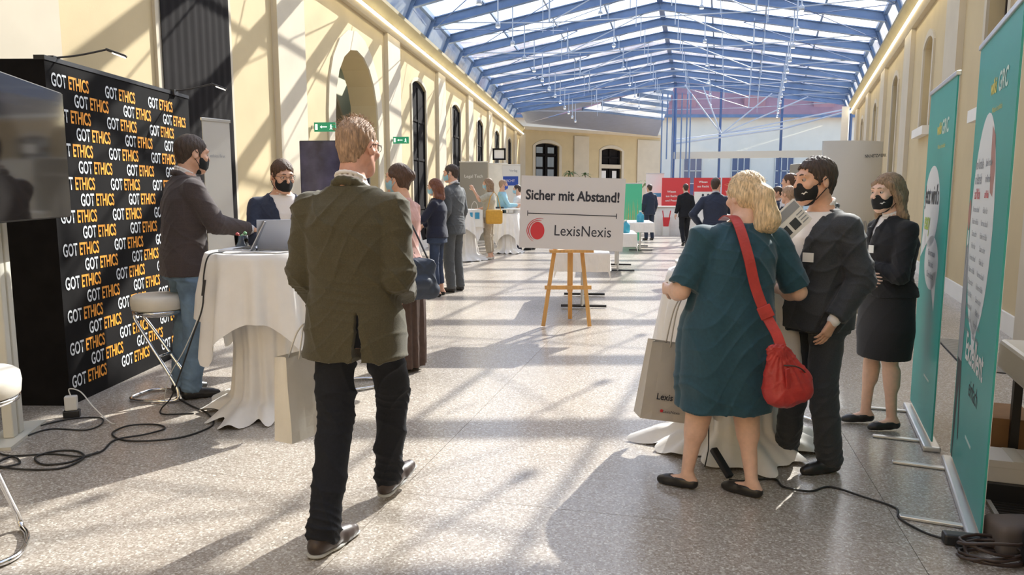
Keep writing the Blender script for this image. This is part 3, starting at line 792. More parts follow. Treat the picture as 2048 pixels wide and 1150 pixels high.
        C((-.036, .080, .030), (.036, .080, .030), .013, .013, .02)
        for x in (-1, 1): E((x * .043, .068, -.022), (.022, .018, .018), .02)
        C((0, .088, .022), (0, .108, -.022), .008, .0125, .012); C((-.012, .094, -.026), (.012, .094, -.026), .009, .009, .01)
        for x in (-1, 1): E((x * .031, .100, .012), (.017, .017, .010), .010, 's')
        C((-.020, .086, -.055), (.020, .086, -.055), .0075, .0075, .008); C((-.017, .084, -.067), (.017, .084, -.067), .008, .008, .008)
        for x in (-1, 1):
            rt = Euler((0, rad(-8 * x), rad(-22 * x))).to_matrix()
            E((x * .077, -.012, -.004), (.010, .021, .034), .008, 'u', rt); E((x * .088, -.005, .002), (.008, .010, .018), .006, 's', rt)
        n = s.J['neck']; d.cone(p(0, -.028, -.055), n, .052 * k * s.nk, .056 * s.k * s.nk, .03)
    nk = 1.
    def body(s, arms=True):
        d = Sdf(s.v); J = s.J; k = s.k; th = 1 if s.sex == 'm' else .9
        d.loft(s.st(-.012), .03)
        for q in 'LR':
            sh, el, wr, hi, kn, an = (J[a + q] for a in ('sh', 'el', 'wr', 'hip', 'kn', 'an'))
            d.cone(J['neck'] + V3(0, 0, -.02), sh, .045 * k, .048 * k * th, .04)
            d.cone(sh, el, .046 * k * th * s.aw, .036 * k * th * s.aw, .03); d.cone(el, wr, .037 * k * th * s.aw, .025 * k * th, .02)
            d.ell(el + (wr - el) * .25, V3(.042, .042, .05) * k * th * s.aw * .93, .03)
            s.hand(d, q)
            m = hi + (kn - hi) * .5
            d.cone(hi, kn, .080 * k * s.lw, .050 * k * s.lw, .03); d.cone(kn, an, .048 * k * s.lw, .032 * k, .02)
            back = V3(0, -.018, 0) * k
            d.cone(kn + (an - kn) * .22 + back, kn + (an - kn) * .42 + back * .9, .046 * k * s.lw, .040 * k * s.lw, .04)
            f, u = s.fdir(q); d.cone(an - f * .02 * k - V3(0, 0, .02), an - f * .035 * k - V3(0, 0, .045) * k, .027 * k, .028 * k, .02)
            d.cone(an - V3(0, 0, .035) * k, an + f * .13 * k - u * .058 * k, .030 * k, .019 * k, .02)
        s.head(d)
        o = d.mesh('body', s.skin, s.root); return o
    aw = 1.; lw = 1.
    def fdir(s, q):
        y, pt = s.foot[q][:2]; y = rad(y); pt = rad(pt)
        f = V3(-math.sin(y) * math.cos(pt), math.cos(y) * math.cos(pt), -math.sin(pt)); l = V3(math.cos(y), math.sin(y), 0); u = np.cross(l, f); return f, u
    def shoes(s, m='leather_black', flat=False, sole=None, big=1., heel=.0):
        for q in 'LR':
            d = Sdf(min(s.v, .008)); f, u = s.fdir(q); k = s.k * (.95 if s.sex == 'm' else .88) * big; an = s.J['an' + q]; b = an - u * .085 * s.k   # b: under the ankle on the ground plane of the shoe
            l = np.cross(f, u)
            P = lambda fx, ux, lx=0: b + f * fx * k + u * ux * k + l * lx * k
            d.cone(P(-.035, .038), P(.03, .042), .037 * k, .038 * k, .02); d.cone(P(.03, .042), P(.125, .026), .040 * k, .034 * k, .03)
            d.cone(P(.10, .026), P(.165, .022), .037 * k, .027 * k, .02)
            if not flat: d.cone(P(-.02, .05), P(0, .105), .040 * k, .038 * k, .02)
            zc = P(0, .0)
            d.cut(P(.06, 0) - .2, P(.06, 0) + .2, lambda x, y, z, u=u, zc=zc: (x - zc[0]) * u[0] + (y - zc[1]) * u[1] + (z - zc[2]) * u[2] - .002)
            if flat:
                d.cut(P(.06, 0) - .2, P(.06, 0) + .2, lambda x, y, z, u=u, c=P(0, .058), f=f: -((x - c[0]) * u[0] + (y - c[1]) * u[1] + (z - c[2]) * u[2] - .01 * k))
                rt = Matrix((tuple(l), tuple(f), tuple(u))).transposed(); d.ell(P(.035, .078), V3(.031, .075, .045) * k, .006, 's', rt)
            o = d.mesh('shoe', m, s.root)
            if sole:
                d = Sdf(min(s.v, .008)); d.cone(P(-.035, .012), P(.05, .010), .041 * k, .034 * k, .02, flat=u, fs=.3); d.cone(P(.05, .010), P(.165, .010), .038 * k, .032 * k, .02, flat=u, fs=.3); d.mesh('sole', sole, o)
    def legs(s, d, hem, r0, r1, r2, k=.03, ext=0.):
        for q in 'LR':
            hi, kn, an = (s.J[a + q] for a in ('hip', 'kn', 'an')); e = an + (kn - an) * (hem / .42)
            d.cone(hi + (kn - hi) * .08, kn, r0 * .95 * s.k, r1 * s.k, k); d.cone(kn, e, r1 * s.k, r2 * s.k, .015)
            f, u = s.fdir(q); fl = e - (kn - e) / np.linalg.norm(kn - e) * r2 * .55 * s.k
            n = (kn - e) / np.linalg.norm(kn - e)
            d.cut(fl - .12, fl + .12, tipcut(fl, -n, r2 * 1.6 * s.k + .01), .003)
    def pants(s, m, r=(.098, .072, .058), hem=.0, top=1.0, fold=.004, name='trousers', grow=.008, jfold=1.):
        d = Sdf(s.v); d.loft(s.st(grow, .80, top), .04); s.legs(d, hem, *r); J = s.J; return d.mesh(name, m, s.root, fold, .8, len(m) % 7, creases=[(J[a + q], V3(0, .3, 1), rr) for q in 'LR' for a, rr in (('kn', .09), ('an', .12), ('hip', .10))])
    def sleeves(s, d, r=(.074, .062, .046), cover=1., k=.02, shk=.04):
        J = s.J
        for q in 'LR':
            sh, el, wr = J['sh' + q], J['el' + q], J['wr' + q]
            d.cone(J['neck'] + V3(0, 0, -.05) * s.k, sh + V3(0, 0, -.005) * s.k, .060 * s.k, r[0] * .78 * s.k, shk)
            if cover <= 1:
                e = sh + (el - sh) * cover * 2 if cover < .5 else el
                d.cone(sh, e, r[0] * .92 * s.k, r[1] * s.k, k)
                if cover > .5: e2 = el + (wr - el) * (cover - .5) * 2; d.cone(el, e2, r[1] * s.k, r[2] * s.k, .012); tip = e2; n = (wr - el)
                else: tip = e; n = (el - sh)
                n = n / np.linalg.norm(n)
                d.cut(tip - .1, tip + .1, tipcut(tip + n * .004, n, (r[1] if cover <= .5 else r[2]) * 1.08 * s.k + .004), .003)
    def jacket(s, m, hem=.80, hemw=1.05, vee=None, vent=False, fold=.0045, name='jacket', r=(.078, .066, .050), grow=.022, collar=True, seed=1, cover=.97, k=.02, openf=False, pocket=True):
        d = Sdf(s.v); K = s.k; A = s.st(grow, hem, 1.47)
        A = [(z, cx, cy, a * (1 + (hemw - 1) * max(0, (1.05 * K - z) / (.25 * K))), b * (1 + (hemw - 1) * 1.2 * max(0, (1.05 * K - z) / (.25 * K)))) for z, cx, cy, a, b in A]
        d.loft(A, .03, 2.5); s.sleeves(d, r, cover, k)
        n = s.J['neck']
        if collar:
            for i in range(16):
                a0, a1 = [math.pi * (-.5) + 2 * math.pi * (i + j) / 16 for j in (0, 1)]
                if vee and math.sin(a0) > .75: continue
                pt = lambda a: n + V3(.070 * math.cos(a), .068 * math.sin(a) + .004, -.008 - .034 * math.sin(a)) * K
                d.cone(pt(a0), pt(a1), .016 * K, .016 * K, .006)
        if vee:
            z0, w0 = vee[0] * K, vee[1]
            d.cut((-.15, 0.02, z0 - .1), (.15, .3, 1.6 * K), lambda x, y, z: np.maximum(np.abs(x) - w0 * np.clip((z - z0) / (1.47 * K - z0), -1, 1.2) * K, .02 - y), .004)
        if openf: d.cut((-.2, .03, hem * K - .1), (.2, .3, z0 + .05), lambda x, y, z: np.maximum(np.abs(x) - .10 * K * np.clip((z0 - z) / (z0 - hem * K), 0, 1), .02 - y), .004)
        if vent:
            vx = vent if not isinstance(vent, bool) else 0
            d.cut((vx - .03, -.3, hem * K - .05), (vx + .03, 0, 1.0 * K), lambda x, y, z: np.maximum(np.maximum(np.abs(x - vx) - .004 - .012 * np.clip((.98 * K - z) / .2, 0, 1), y + .02), z - .96 * K), .003)
        if vee:
            for sx in (-1, 1):
                pts = []
                for t in (0, .2, .45, .7, 1.):
                    z = z0 + (1.43 * K - z0) * t; x = sx * (w0 * min(1, (z - z0) / (1.47 * K - z0)) * K + .020 * K * math.sin(math.pi * min(1, t * .8 + .1)))
                    a_ = float(np.interp(z, [q[0] for q in sorted(A)], [q[3] for q in sorted(A)])); b_ = float(np.interp(z, [q[0] for q in sorted(A)], [q[4] for q in sorted(A)])); cy_ = float(np.interp(z, [q[0] for q in sorted(A)], [q[2] for q in sorted(A)]))
                    pts.append(V3(x, cy_ + b_ * max(0, 1 - abs(x / a_) ** 2.5) ** .4 - .002, z))
                for i in range(4): d.cone(pts[i], pts[i + 1], (.010, .026, .030, .030)[i] * K, (.026, .030, .030, .018)[i] * K, .003, flat=(0, 1, 0), fs=.26)
        J = s.J; crs = []
        for q_ in 'LR':
            for c_, d_v, r_ in ((J['el' + q_], J['wr' + q_] - J['sh' + q_], .085), (J['sh' + q_] * .85 + J['el' + q_] * .15, V3(.5 if q_ == 'R' else -.5, 0, 1), .07), (J['wr' + q_] * .8 + J['el' + q_] * .2, J['wr' + q_] - J['el' + q_], .05)): crs.append((c_, d_v / np.linalg.norm(d_v), r_))
        crs.append((V3(0, -.1, 1.02) * K, V3(0, 0, 1), .12))
        o = d.mesh(name, m, s.root, fold, 1., seed, creases=crs)
        return o
    def shirt(s, m='shirt_white', grow=.010, fold=.0007, collar=True, cuffs=True, hem=.95):
        d = Sdf(s.v); K = s.k; d.loft(s.st(grow, hem, 1.46), .03); n = s.J['neck']
        for q in 'LR': d.cone(n + V3(0, 0, -.04) * K, s.J['sh' + q], .045 * K, .045 * K, .04)
        if collar:
            for i in range(16):
                a0, a1 = [2 * math.pi * (i + j) / 16 + 1.6 for j in (0, 1)]
                pt = lambda a, h: n + V3(.060 * math.cos(a), .060 * math.sin(a) + .008, .024 - .030 * math.sin(a) + h) * K
                for h in (-.012, .008): d.cone(pt(a0, h), pt(a1, h), .0075 * K, .0085 * K, .006)
        if cuffs:
            for q in 'LR':
                wr, el = s.J['wr' + q], s.J['el' + q]; d.cone(wr + (el - wr) * .1, wr + (wr - el) * .02, .036 * K, .034 * K, .005)
        return d.mesh('shirt', m, s.root, fold, 1., 3)
    def top(s, m, hem=.9, cover=1., r=(.060, .050, .038), grow=.012, fold=.003, name='blouse', hemw=1.0, seed=2, neckz=1.46, extra=None, bust=None, n=2.3, wave=None):
        d = Sdf(s.v); K = s.k; A = s.st(grow, hem, neckz, extra)
        d.loft(A, .03, n, wave=wave); s.sleeves(d, r, cover)
        if s.bust:
            for x in (-1, 1): d.ell(V3(x * .07 + s.lean[1] * .3, .085 + s.lean[0] * .3, 1.27) * K, V3(.075, .062, .07) * K * s.bust, .05)
        return d.mesh(name, m, s.root, fold, 1., seed)
    def skirt(s, m, z0=.5, z1=1.06, w0=.21, b0=.15, fold=.002, name='skirt', wave=None, grow=.012):
        d = Sdf(s.v); A = s.st(grow, .86, z1); K = s.k; A = A + [(z0 * K, 0, 0, w0 * K, b0 * K), (.7 * K, 0, 0, (w0 * .5 + .105) * K * s.w, (b0 * .5 + .08) * K)]
        d.loft(A, .02, 2.2, wave=wave); return d.mesh(name, m, s.root, fold, .7, 4)
    def hair(s, m, style='short', vol=1., fold=.0022, front=.062, name='hair'):
        d = Sdf(min(s.v, .007)); k = s.k * s.hw; p = s.hp; R = s.Rh; Ri = np.array(R.to_3x3()).T / k; c0 = s.J['head']
        def loc(x, y, z):
            px, py, pz = x - c0[0], y - c0[1], z - c0[2]
            return [px * Ri[i, 0] + py * Ri[i, 1] + pz * Ri[i, 2] for i in range(3)]
        E = lambda c, r, kk=.02, mode='u': d.ell(p(*c), V3(*r) * k, kk * k, mode, R)
        C = lambda a, b, ra, rb, kk=.015: d.cone(p(*a), p(*b), ra * k, rb * k, kk * k)
        t = .007 * vol
        E((0, -.016, .036), (.074 + t * (.55 if style == 'short' else 1), .094 + t, .083 + t * 1.1))
        if style == 'short': C((0, -.055, -.02), (0, -.05, -.055), .05, .045, .03)
        if style in ('long', 'pony', 'bun'): E((0, -.045, -.02), (.075 + t * .8, .058 + t, .075), .03)
        lo, hi = p(0, 0, 0) - .22, p(0, 0, 0) + .22
        def cutface(x, y, z):
            X, Y, Z = loc(x, y, z)
            hl = front - .6 * X * X / .06 + .0035 * np.sin(X * 330) + .003 * np.sin(X * 170 + 1)                                     # hairline curve
            a = np.maximum(-(Y - .030 - .35 * (Z + .02) + .003 * np.sin(Z * 300)), Z - hl - .0)           # in front of the side line and under the hairline
            b = np.maximum(np.maximum(-(Y + .028), Y - .04), Z + (.0 if style == 'short' else .03) )       # around and below the ears
            c = Z + (.075 if style == 'short' else .3) + .1 * (np.abs(X)) + .003 * np.sin(X * 280)
            return np.minimum(np.minimum(a, b), c) * k
        if style != 'cap': d.cut(lo, hi, cutface, .006)
        if style == 'short':
            for x in (-1, 1): C((x * .074, .018, .015), (x * .072, .022, -.018), .008, .005, .008)
        if style == 'pony':
            C((0, -.10, .02), (.01, -.125, -.01), .028, .035, .02); C((.01, -.125, -.01), (.03, -.12, -.14), .045, .055, .03); C((.03, -.12, -.13), (.042, -.105, -.165), .052, .036, .03); C((.0, -.12, -.05), (-.02, -.105, -.17), .035, .03, .03)
            for x in (-1, 1): C((x * .070, .02, .03), (x * .060, -.06, -.01), .018, .022, .02)
        if style == 'bun':
            E((.0, -.115, .02), (.05, .045, .05), .02); C((0, -.05, -.06), (.01, -.07, -.09), .035, .02, .03)
            for x in (-1, 1): C((x * .072, .03, .03), (x * .06, -.06, .0), .018, .02, .02)
        if style == 'long':
            for x in (-1, 1):
                C((x * .066, .04, .055), (x * .082, .0, -.03), .018, .022, .02); C((x * .080, -.01, -.03), (x * .085, -.035, -.15), .024, .030, .03); C((x * .085, -.035, -.15), (x * .075, -.04, -.21), .028, .02, .03)
            C((0, -.08, -.02), (0, -.085, -.17), .058, .05, .04); C((-.05, -.07, -.17), (.05, -.07, -.17), .035, .035, .03)
        if style == 'tuft':
            pass
        o = d.mesh(name, m, s.root)
        # strand grooves running down from the crown
        me = o.data; N = len(me.vertices); co = np.zeros(N * 3, np.float32); me.vertices.foreach_get('co', co); co = co.reshape(-1, 3)
        no = np.zeros(N * 3, np.float32); me.vertices.foreach_get('normal', no); no = no.reshape(-1, 3)
        X, Y, Z = [np.asarray(q) for q in loc(co[:, 0], co[:, 1], co[:, 2])]
        th = np.arctan2(X, -Y + .0); g = np.sin(th * 46 + 5 * np.sin(Z * 30)) * .5 + np.sin(th * 23 + Z * 40) * .6 + .4 * np.sin(Z * 130 + th * 9)
        co += no * (g * fold)[:, None]; me.vertices.foreach_set('co', co.ravel()); me.update()
        return o
    def mask(s, m='mask_black', straps=True, logo=None):
        d = Sdf(min(s.v, .006)); k = s.k * s.hw; p = s.hp; R = s.Rh
        E = lambda c, r, kk=.015, mode='u': d.ell(p(*c), V3(*r) * k, kk * k, mode, R)
        E((0, .028, -.045), (.068, .078, .070)); d.cone(p(0, .10, -.018), p(0, .098, -.07), .014 * k, .014 * k, .02)
        E((0, .05, -.08), (.048, .050, .045)); Ri = np.array(R.to_3x3()).T / k; c0 = s.J['head']
        def cutb(x, y, z):
            px, py, pz = x - c0[0], y - c0[1], z - c0[2]
            X, Y, Z = [px * Ri[i, 0] + py * Ri[i, 1] + pz * Ri[i, 2] for i in range(3)]
            return np.minimum(Y - .022, -.003 - .16 * np.abs(X) - Z) * k
        d.cut(p(0, 0, 0) - .25, p(0, 0, 0) + .25, cutb, .003)
        o = d.mesh('face_mask', m, s.root)
        if straps:
            for x in (-1, 1):
                for z0, z1 in ((-.022, .018), (-.095, -.03)):
                    a, b = p(x * .060, .034, z0), p(x * .083, -.018, z1); mid = p(x * .078, .012, (z0 + z1) / 2)
                    Geo().tube([tuple(a), tuple(mid), tuple(b)], .0028, 6).obj('ear_strap', m, o)
        if logo:
            sx = logo; g = Geo(); n = 12; vs = []
            for i in range(n + 1):
                a = rad(sx * (30 + 24 * i / n)); hh = .0042 * math.sin(math.pi * (i + .3) / (n + .6)); zc_ = -.062 + .010 * i / n + .003 * math.sin(i * .9)
                for z in (zc_ - hh, zc_ + hh): vs.append(tuple(p(math.sin(a) * .0712, .028 + math.cos(a) * .083, z)))
            g.add(vs, [(2 * i, 2 * i + 1, 2 * i + 3, 2 * i + 2) for i in range(n)]); g.obj('printed_emblem', 'paper', o)
        return o
    def eyes(s, brow='hair_dark'):
        k = s.k * s.hw
        for x in (-1, 1):
            c = s.hp(x * .031, .079, .010); g = Geo(); g.ico(c, .0116 * k, 3); e = g.obj('eye', 'eye_white', s.root, True)
            c2 = s.hp(x * .031, .0842, .009); Geo().ico(c2, .0074 * k, 2).obj('iris', 'eye_dark', e, True)
        for x in (-1, 1):
            Geo().tube([tuple(s.hp(x * .014, .0955, .033)), tuple(s.hp(x * .030, .094, .037)), tuple(s.hp(x * .048, .083, .031))], [.003 * k, .0045 * k, .002 * k], 6).obj('eyebrow', brow, s.root)
            Geo().tube([tuple(s.hp(x * .018, .0895, .012)), tuple(s.hp(x * .031, .0925, .0165)), tuple(s.hp(x * .044, .086, .011))], .0018 * k, 5).obj('eyelid', s.skin, s.root)
    def glasses(s, m='leather_brown'):
        k = s.k * s.hw; g = Geo(); p = s.hp
        for x in (-1, 1):
            g.tube([tuple(p(x * .032 + .024 * math.cos(a), .102 - .004 * abs(math.cos(a)), .008 + .016 * math.sin(a))) for a in [2 * math.pi * i / 16 for i in range(16)]], .0014, 5, True)
            g.tube([tuple(p(x * .056, .098, .014)), tuple(p(x * .078, .06, .016)), tuple(p(x * .083, -.012, .012)), tuple(p(x * .080, -.03, -.008))], .0016, 5)
        g.tube([tuple(p(-.009, .104, .012)), tuple(p(.009, .104, .012))], .0015, 5); g.obj('glasses', m, s.root)
    def wisps(s, m, n=160, ln=.03):
        g = Geo(); rnd = random.Random(3)
        for i in range(n):
            a = rnd.uniform(-math.pi, math.pi); e = rnd.uniform(.25, 1.5); r = V3(math.cos(e) * math.sin(a) * .080, -.016 - math.cos(e) * math.cos(a) * .10 * (1), .036 + math.sin(e) * .09)
            if r[1] > .05: continue
            o = V3(r[0] * .18 + rnd.uniform(-.008, .008), r[1] * .1 + rnd.uniform(-.01, .01), .5 * ln * rnd.uniform(.2, 1.) * math.sin(e)) ; t = r + o * .6; u = r + o * 1.2 + V3(rnd.uniform(-.01, .01), 0, rnd.uniform(-.006, .004))
            g.tube([tuple(s.hp(*r)), tuple(s.hp(*t)), tuple(s.hp(*u))], [.0012, .001, .0004], 3)
        o = g.obj('hair_strands', m, s.root); o['kind'] = 'stuff'

# ------------------------------------------------------------------ things
def RZ(deg): return Matrix.Rotation(rad(deg), 4, 'Z')
def upright(x, y, z, deg):
    """matrix for flat lettering: text x axis along heading deg in plan, text y axis up, normal to the viewer side"""
    a = rad(deg); return frame((x, y, z), (math.cos(a), math.sin(a), 0), (0, 0, 1), (math.sin(a), -math.cos(a), 0))
def tablecloth(name, loc, H, R, label, rb=.30, lower=True, seed=0, over=.80, drop=.42, rot=0., group=None, neck=.62):
    rnd = random.Random(seed); ph = [rnd.uniform(0, 6.28) for _ in range(6)]
    g = Geo(); n = 144
    def ring(fn): return [fn(2 * math.pi * i / n) for i in range(n)]
    def grid(rings):
        vs = [p for r in rings for p in r]; m = len(rings)
        g.add(vs, [(i * n + k, i * n + (k + 1) % n, (i + 1) * n + (k + 1) % n, (i + 1) * n + k) for i in range(m - 1) for k in range(n)])
    # top and square overcloth
    rings = [[(0, 0, H + .004)] * n]
    for r in (.3, .6, .85, .97, 1.0): rings.append(ring(lambda a, r=r: (R * r * math.cos(a), R * r * math.sin(a), H + .004 - (.006 if r == 1 else 0))))
    def hem(a):
        b = a - rot; m = max(abs(math.cos(b)), abs(math.sin(b))); return min((over / m - R), over * 1.36 - R)
    for q in range(1, 15):
        t = q / 14
        def f(a, t=t):
            h = hem(a); fold = (.020 * math.sin(a * 13 + ph[0]) + .014 * math.sin(a * 21 + ph[1]) + .012 * math.sin(a * 5 + ph[2])) * min(1, t * 1.6)
            cn = max(0, abs(math.sin(2 * (a - rot))) - .6) * .10 * t
            r = R + .008 + fold + .05 * t + cn; return (r * math.cos(a), r * math.sin(a), H - .01 - h * t)
        rings.append(ring(f))
    grid(rings); o = g.obj(name, 'cloth_white', None, True); o.location = loc; tag(o, label, 'tablecloth', group)
    if lower:
        g = Geo(); rings = []
        for q in range(0, 31):
            t = q / 30; z = H * .93 * (1 - t)
            def f(a, t=t, z=z):
                base = np.interp(t, [0, .30, .55, .86, .93, 1], [R * .90, R * neck, rb * .62, rb * .68, rb * .9, rb * 1.25])
                amp = np.interp(t, [0, .3, .7, .9, 1], [.006, .016, .022, .035, .075])
                fo = amp * (math.sin(a * 11 + ph[3] + t) * .7 + math.sin(a * 19 + ph[4] - 2 * t) * .4 + math.sin(a * 4 + ph[5]) * .8 * t)
                r = base + fo; zz = z + (.010 + .018 * math.sin(a * 9 + ph[1]) ** 2 + .012 * math.sin(a * 17)) * (t > .9); return (r * math.cos(a), r * math.sin(a), max(zz, .006))
            rings.append(ring(f))
        grid(rings); l = g.obj('cloth_skirt', 'cloth_white', o, True)
    return o
def high_table(loc, label, H=1.12, R=.36, group=None):
    t = empty('high_table', loc, 0, label, 'table', group)
    Geo().lathe([(0, H - .03), (R - .01, H - .03), (R, H - .02), (R, H - .005), (0, H - .005)], n=32).obj('tabletop', 'white_plastic', t)
    Geo().cyl((0, 0, .03), (0, 0, H - .03), .03).obj('pole', 'chrome', t)
    Geo().lathe([(0, 0), (.25, 0), (.25, .012), (.05, .035), (.03, .06), (0, .06)], n=28).obj('base', 'chrome', t, True)
    return t
def bar_stool(loc, rz, label, H=.78):
    t = empty('bar_stool', loc, rad(rz), label, 'stool', 'white seated chrome bar stools')
    Geo().lathe([(0, H - .115), (.165, H - .115), (.182, H - .10), (.188, H - .05), (.184, H - .015), (.165, H), (0, H + .004)], n=36).obj('seat', 'white_leather', t, True)
    Geo().lathe([(.10, H - .16), (.176, H - .13), (.180, H - .112), (.165, H - .112), (.10, H - .14)], n=36).obj('seat_pan', 'chrome', t, True)
    pts = []
    for sx in (-1, 1):
        P = [(sx * .05, .16, H - .13), (sx * .05, .17, H - .18), (sx * .06, .10, H - .28), (sx * .075, -.13, .17), (sx * .085, -.185, .07), (sx * .10, -.17, .018), (sx * .15, -.05, .016), (sx * .16, .12, .016), (sx * .10, .20, .016), (0, .215, .016)]
        Geo().tube([tuple(p) for p in smoothpts(P, 6)], .0125, 10).obj('frame_tube', 'chrome', t, True)
    Geo().tube([(-.07, -.03, .33), (.07, -.03, .33)], .010, 8).obj('footrest', 'chrome', t, True)
    return t
def cable(pts, r, m, label, name='cable', cat='cable', z=None, group=None):
    P = smoothpts([(p[0], p[1], (p[2] if len(p) > 2 else r + .001 + .004 * (i % 3 == 1))) for i, p in enumerate(pts)], 7)
    o = Geo().tube([tuple(p) for p in P], r, 7).obj(name, m, None, True); return tag(o, label, cat, group)
def bag_with_handles(name, loc, rot, w, d, h, m, label, hl=.22, cat='bag', hm=None, handle_to=None):
    t = empty(name, loc, 0, label, cat); t.rotation_euler = rot
    g = Geo(); nz = 8; nx = 8; vs = []
    def ringp(z):
        u = z / h; sd = d * (1 - .35 * u); out = []
        per = [(-w / 2, -1), (w / 2, -1), (w / 2, 1), (-w / 2, 1)]
        for i in range(4):
            a, b = per[i], per[(i + 1) % 4]
            for k in range(6):
                q = k / 6; x = a[0] + (b[0] - a[0]) * q; y = (a[1] + (b[1] - a[1]) * q) * sd / 2
                if i in (1, 3): x *= 1 - .10 * u * math.sin(math.pi * q) * 1.5
                else: y *= 1 - .18 * math.sin(math.pi * q) * u + .05 * math.sin(q * 9 + u * 7)
                out.append((x, y, z))
        return out
    rings = [ringp(h * i / nz) for i in range(nz + 1)]; n = 24
    g.add([p for r in rings for p in r], [(i * n + k, i * n + (k + 1) % n, (i + 1) * n + (k + 1) % n, (i + 1) * n + k) for i in range(nz) for k in range(n)] + [tuple(range(n))])
    g.obj('bag_body', m, t)
    for s in (-1, 1):
        y = s * d * .30; a, b = (-w * .22, y, h - .02), (w * .22, y, h - .02); tp = (0, y * .2, h + hl) if handle_to is None else (handle_to[0], handle_to[1] + s * .008, handle_to[2])
        P = smoothpts([a, (tp[0] - w * .16, (y + tp[1]) / 2, h + (tp[2] - h) * .6), (tp[0] - .025, tp[1], tp[2] - .012), tp, (tp[0] + .025, tp[1], tp[2] - .012), (tp[0] + w * .16, (y + tp[1]) / 2, h + (tp[2] - h) * .6), b], 5)
        Geo().tube([tuple(p) for p in P], .004, 6).obj('handle', hm or m, t, True)
    return t
def laptop(loc, rz, label, ang=112):
    t = empty('laptop', loc, rad(rz), label, 'laptop')
    Geo().box(-.16, .16, -.11, .11, 0, .014).obj('keyboard_base', 'laptop', t, bev=.003)
    g = Geo()
    for i in range(12):
        for j in range(5): g.box(-.14 + i * .0235, -.122 + i * .0235, -.02 + j * .023, -.002 + j * .023, .014, .0165)
    o = g.obj('keys', 'black_plastic', t); o['kind'] = 'stuff'
    a = rad(180 - ang); M = Matrix.Translation((0, .11, .012)) @ Matrix.Rotation(-(rad(ang) - math.pi / 2), 4, 'X')
    Geo(M).box(-.16, .16, -.004, .004, 0, .215).obj('lid', 'laptop', t, bev=.002)
    Geo(M).box(-.148, .148, -.006, -.004, .014, .204).obj('screen', 'screen_glass', t)
    return t
def rect_table(x, y, rz, L, label, H=.74, wd=.68, group='low white clothed tables along the middle of the hall', drop=.24):
    t = empty('folding_table', (x, y, 0), rad(rz), label, 'table', group)
    Geo().box(-wd / 2, wd / 2, -L / 2, L / 2, H - .03, H - .004).obj('tabletop', 'white_plastic', t)
    for s in (-1, 1):
        yy = s * (L / 2 - .14)
        Geo().tube([(-wd / 2 + .06, yy, .03), (wd / 2 - .02, yy, .03)], .018, 8).obj('foot', 'black_plastic', t)
        Geo().tube([(0, yy, .03), (0, yy, H - .03)], .022, 8).obj('leg', 'alu', t)
        Geo().box(-wd / 2 + .08, wd / 2 - .08, yy - .02, yy + .02, H - .055, H - .03).obj('support', 'alu', t)
    g = Geo(); n = 60; per = []
    for i in range(4):
        a, b = [(-1, -1), (1, -1), (1, 1), (-1, 1)][i], [(1, -1), (1, 1), (-1, 1), (-1, -1)][i]
        for k in range(15): per.append((a[0] + (b[0] - a[0]) * k / 15, a[1] + (b[1] - a[1]) * k / 15))
    def rg(gx, z, w): return [((wd / 2 + gx + w * math.sin(i * 1.9)) * p[0], (L / 2 + gx + w * math.sin(i * 1.3)) * p[1], z - (.10 * (abs(p[0]) > .97 and abs(p[1]) > .97) if w else 0)) for i, p in enumerate(per)]
    rings = [rg(.004, H + .003, 0), rg(.012, H - .01, 0), rg(.02, H - drop * .5, .006), rg(.03, H - drop, .014)]
    g.add([p for r in rings for p in r], [(i * n + k, i * n + (k + 1) % n, (i + 1) * n + (k + 1) % n, (i + 1) * n + k) for i in range(3) for k in range(n)] + [tuple(range(n))])
    c = g.obj('tablecloth', 'cloth_white', None, False); c.location = (x, y, 0); c.rotation_euler = (0, 0, rad(rz)); tag(c, label.replace('folding table', 'tablecloth') + ' spread over its top', 'tablecloth', 'white cloths on the low tables')
    return t

# --- lettered booth wall
PX0, PY0, PX1, PY1 = -3.17, 5.20, -3.12, 7.35
a = math.atan2(PY1 - PY0, PX1 - PX0); PL = math.hypot(PX1 - PX0, PY1 - PY0)
bw = empty('booth_wall', (PX0, PY0, 0), a, 'black booth wall printed with rows of white and orange lettering', 'booth wall')
Geo().box(0, PL, 0, .06, 0, 2.42).obj('front_board', 'black_board', bw)
Geo().box(.0, .05, .06, 1.0, 0, 2.42).obj('side_board', 'black_board', bw)
Geo().box(-.004, PL + .004, -.006, .07, 2.415, 2.445).obj('top_rail', 'black_plastic', bw)
mw, mo = text_mesh('GOT', .128, .0022, .62, 'LEFT'), text_mesh('ETHICS', .128, .0026, .60, 'LEFT')
for me_, m_ in ((mw, 'letter_white'), (mo, 'letter_orange')): me_.materials.append(MATS[m_])
wgot = max(v.co.x for v in mw.vertices)
for r in range(19):
    z = 2.29 - r * .1185
    for c in range(3):
        u = (.055 if r % 2 == 0 else .305) + c * .657 - r * .0012
        for me_, du in ((mw, 0), (mo, wgot + .022)):
            o = bpy.data.objects.new('lettering', me_); COL.objects.link(o); o.parent = bw; o.matrix_local = frame((u + du, -.003, z), (1, 0, 0), (0, 0, 1), (0, -1, 0))
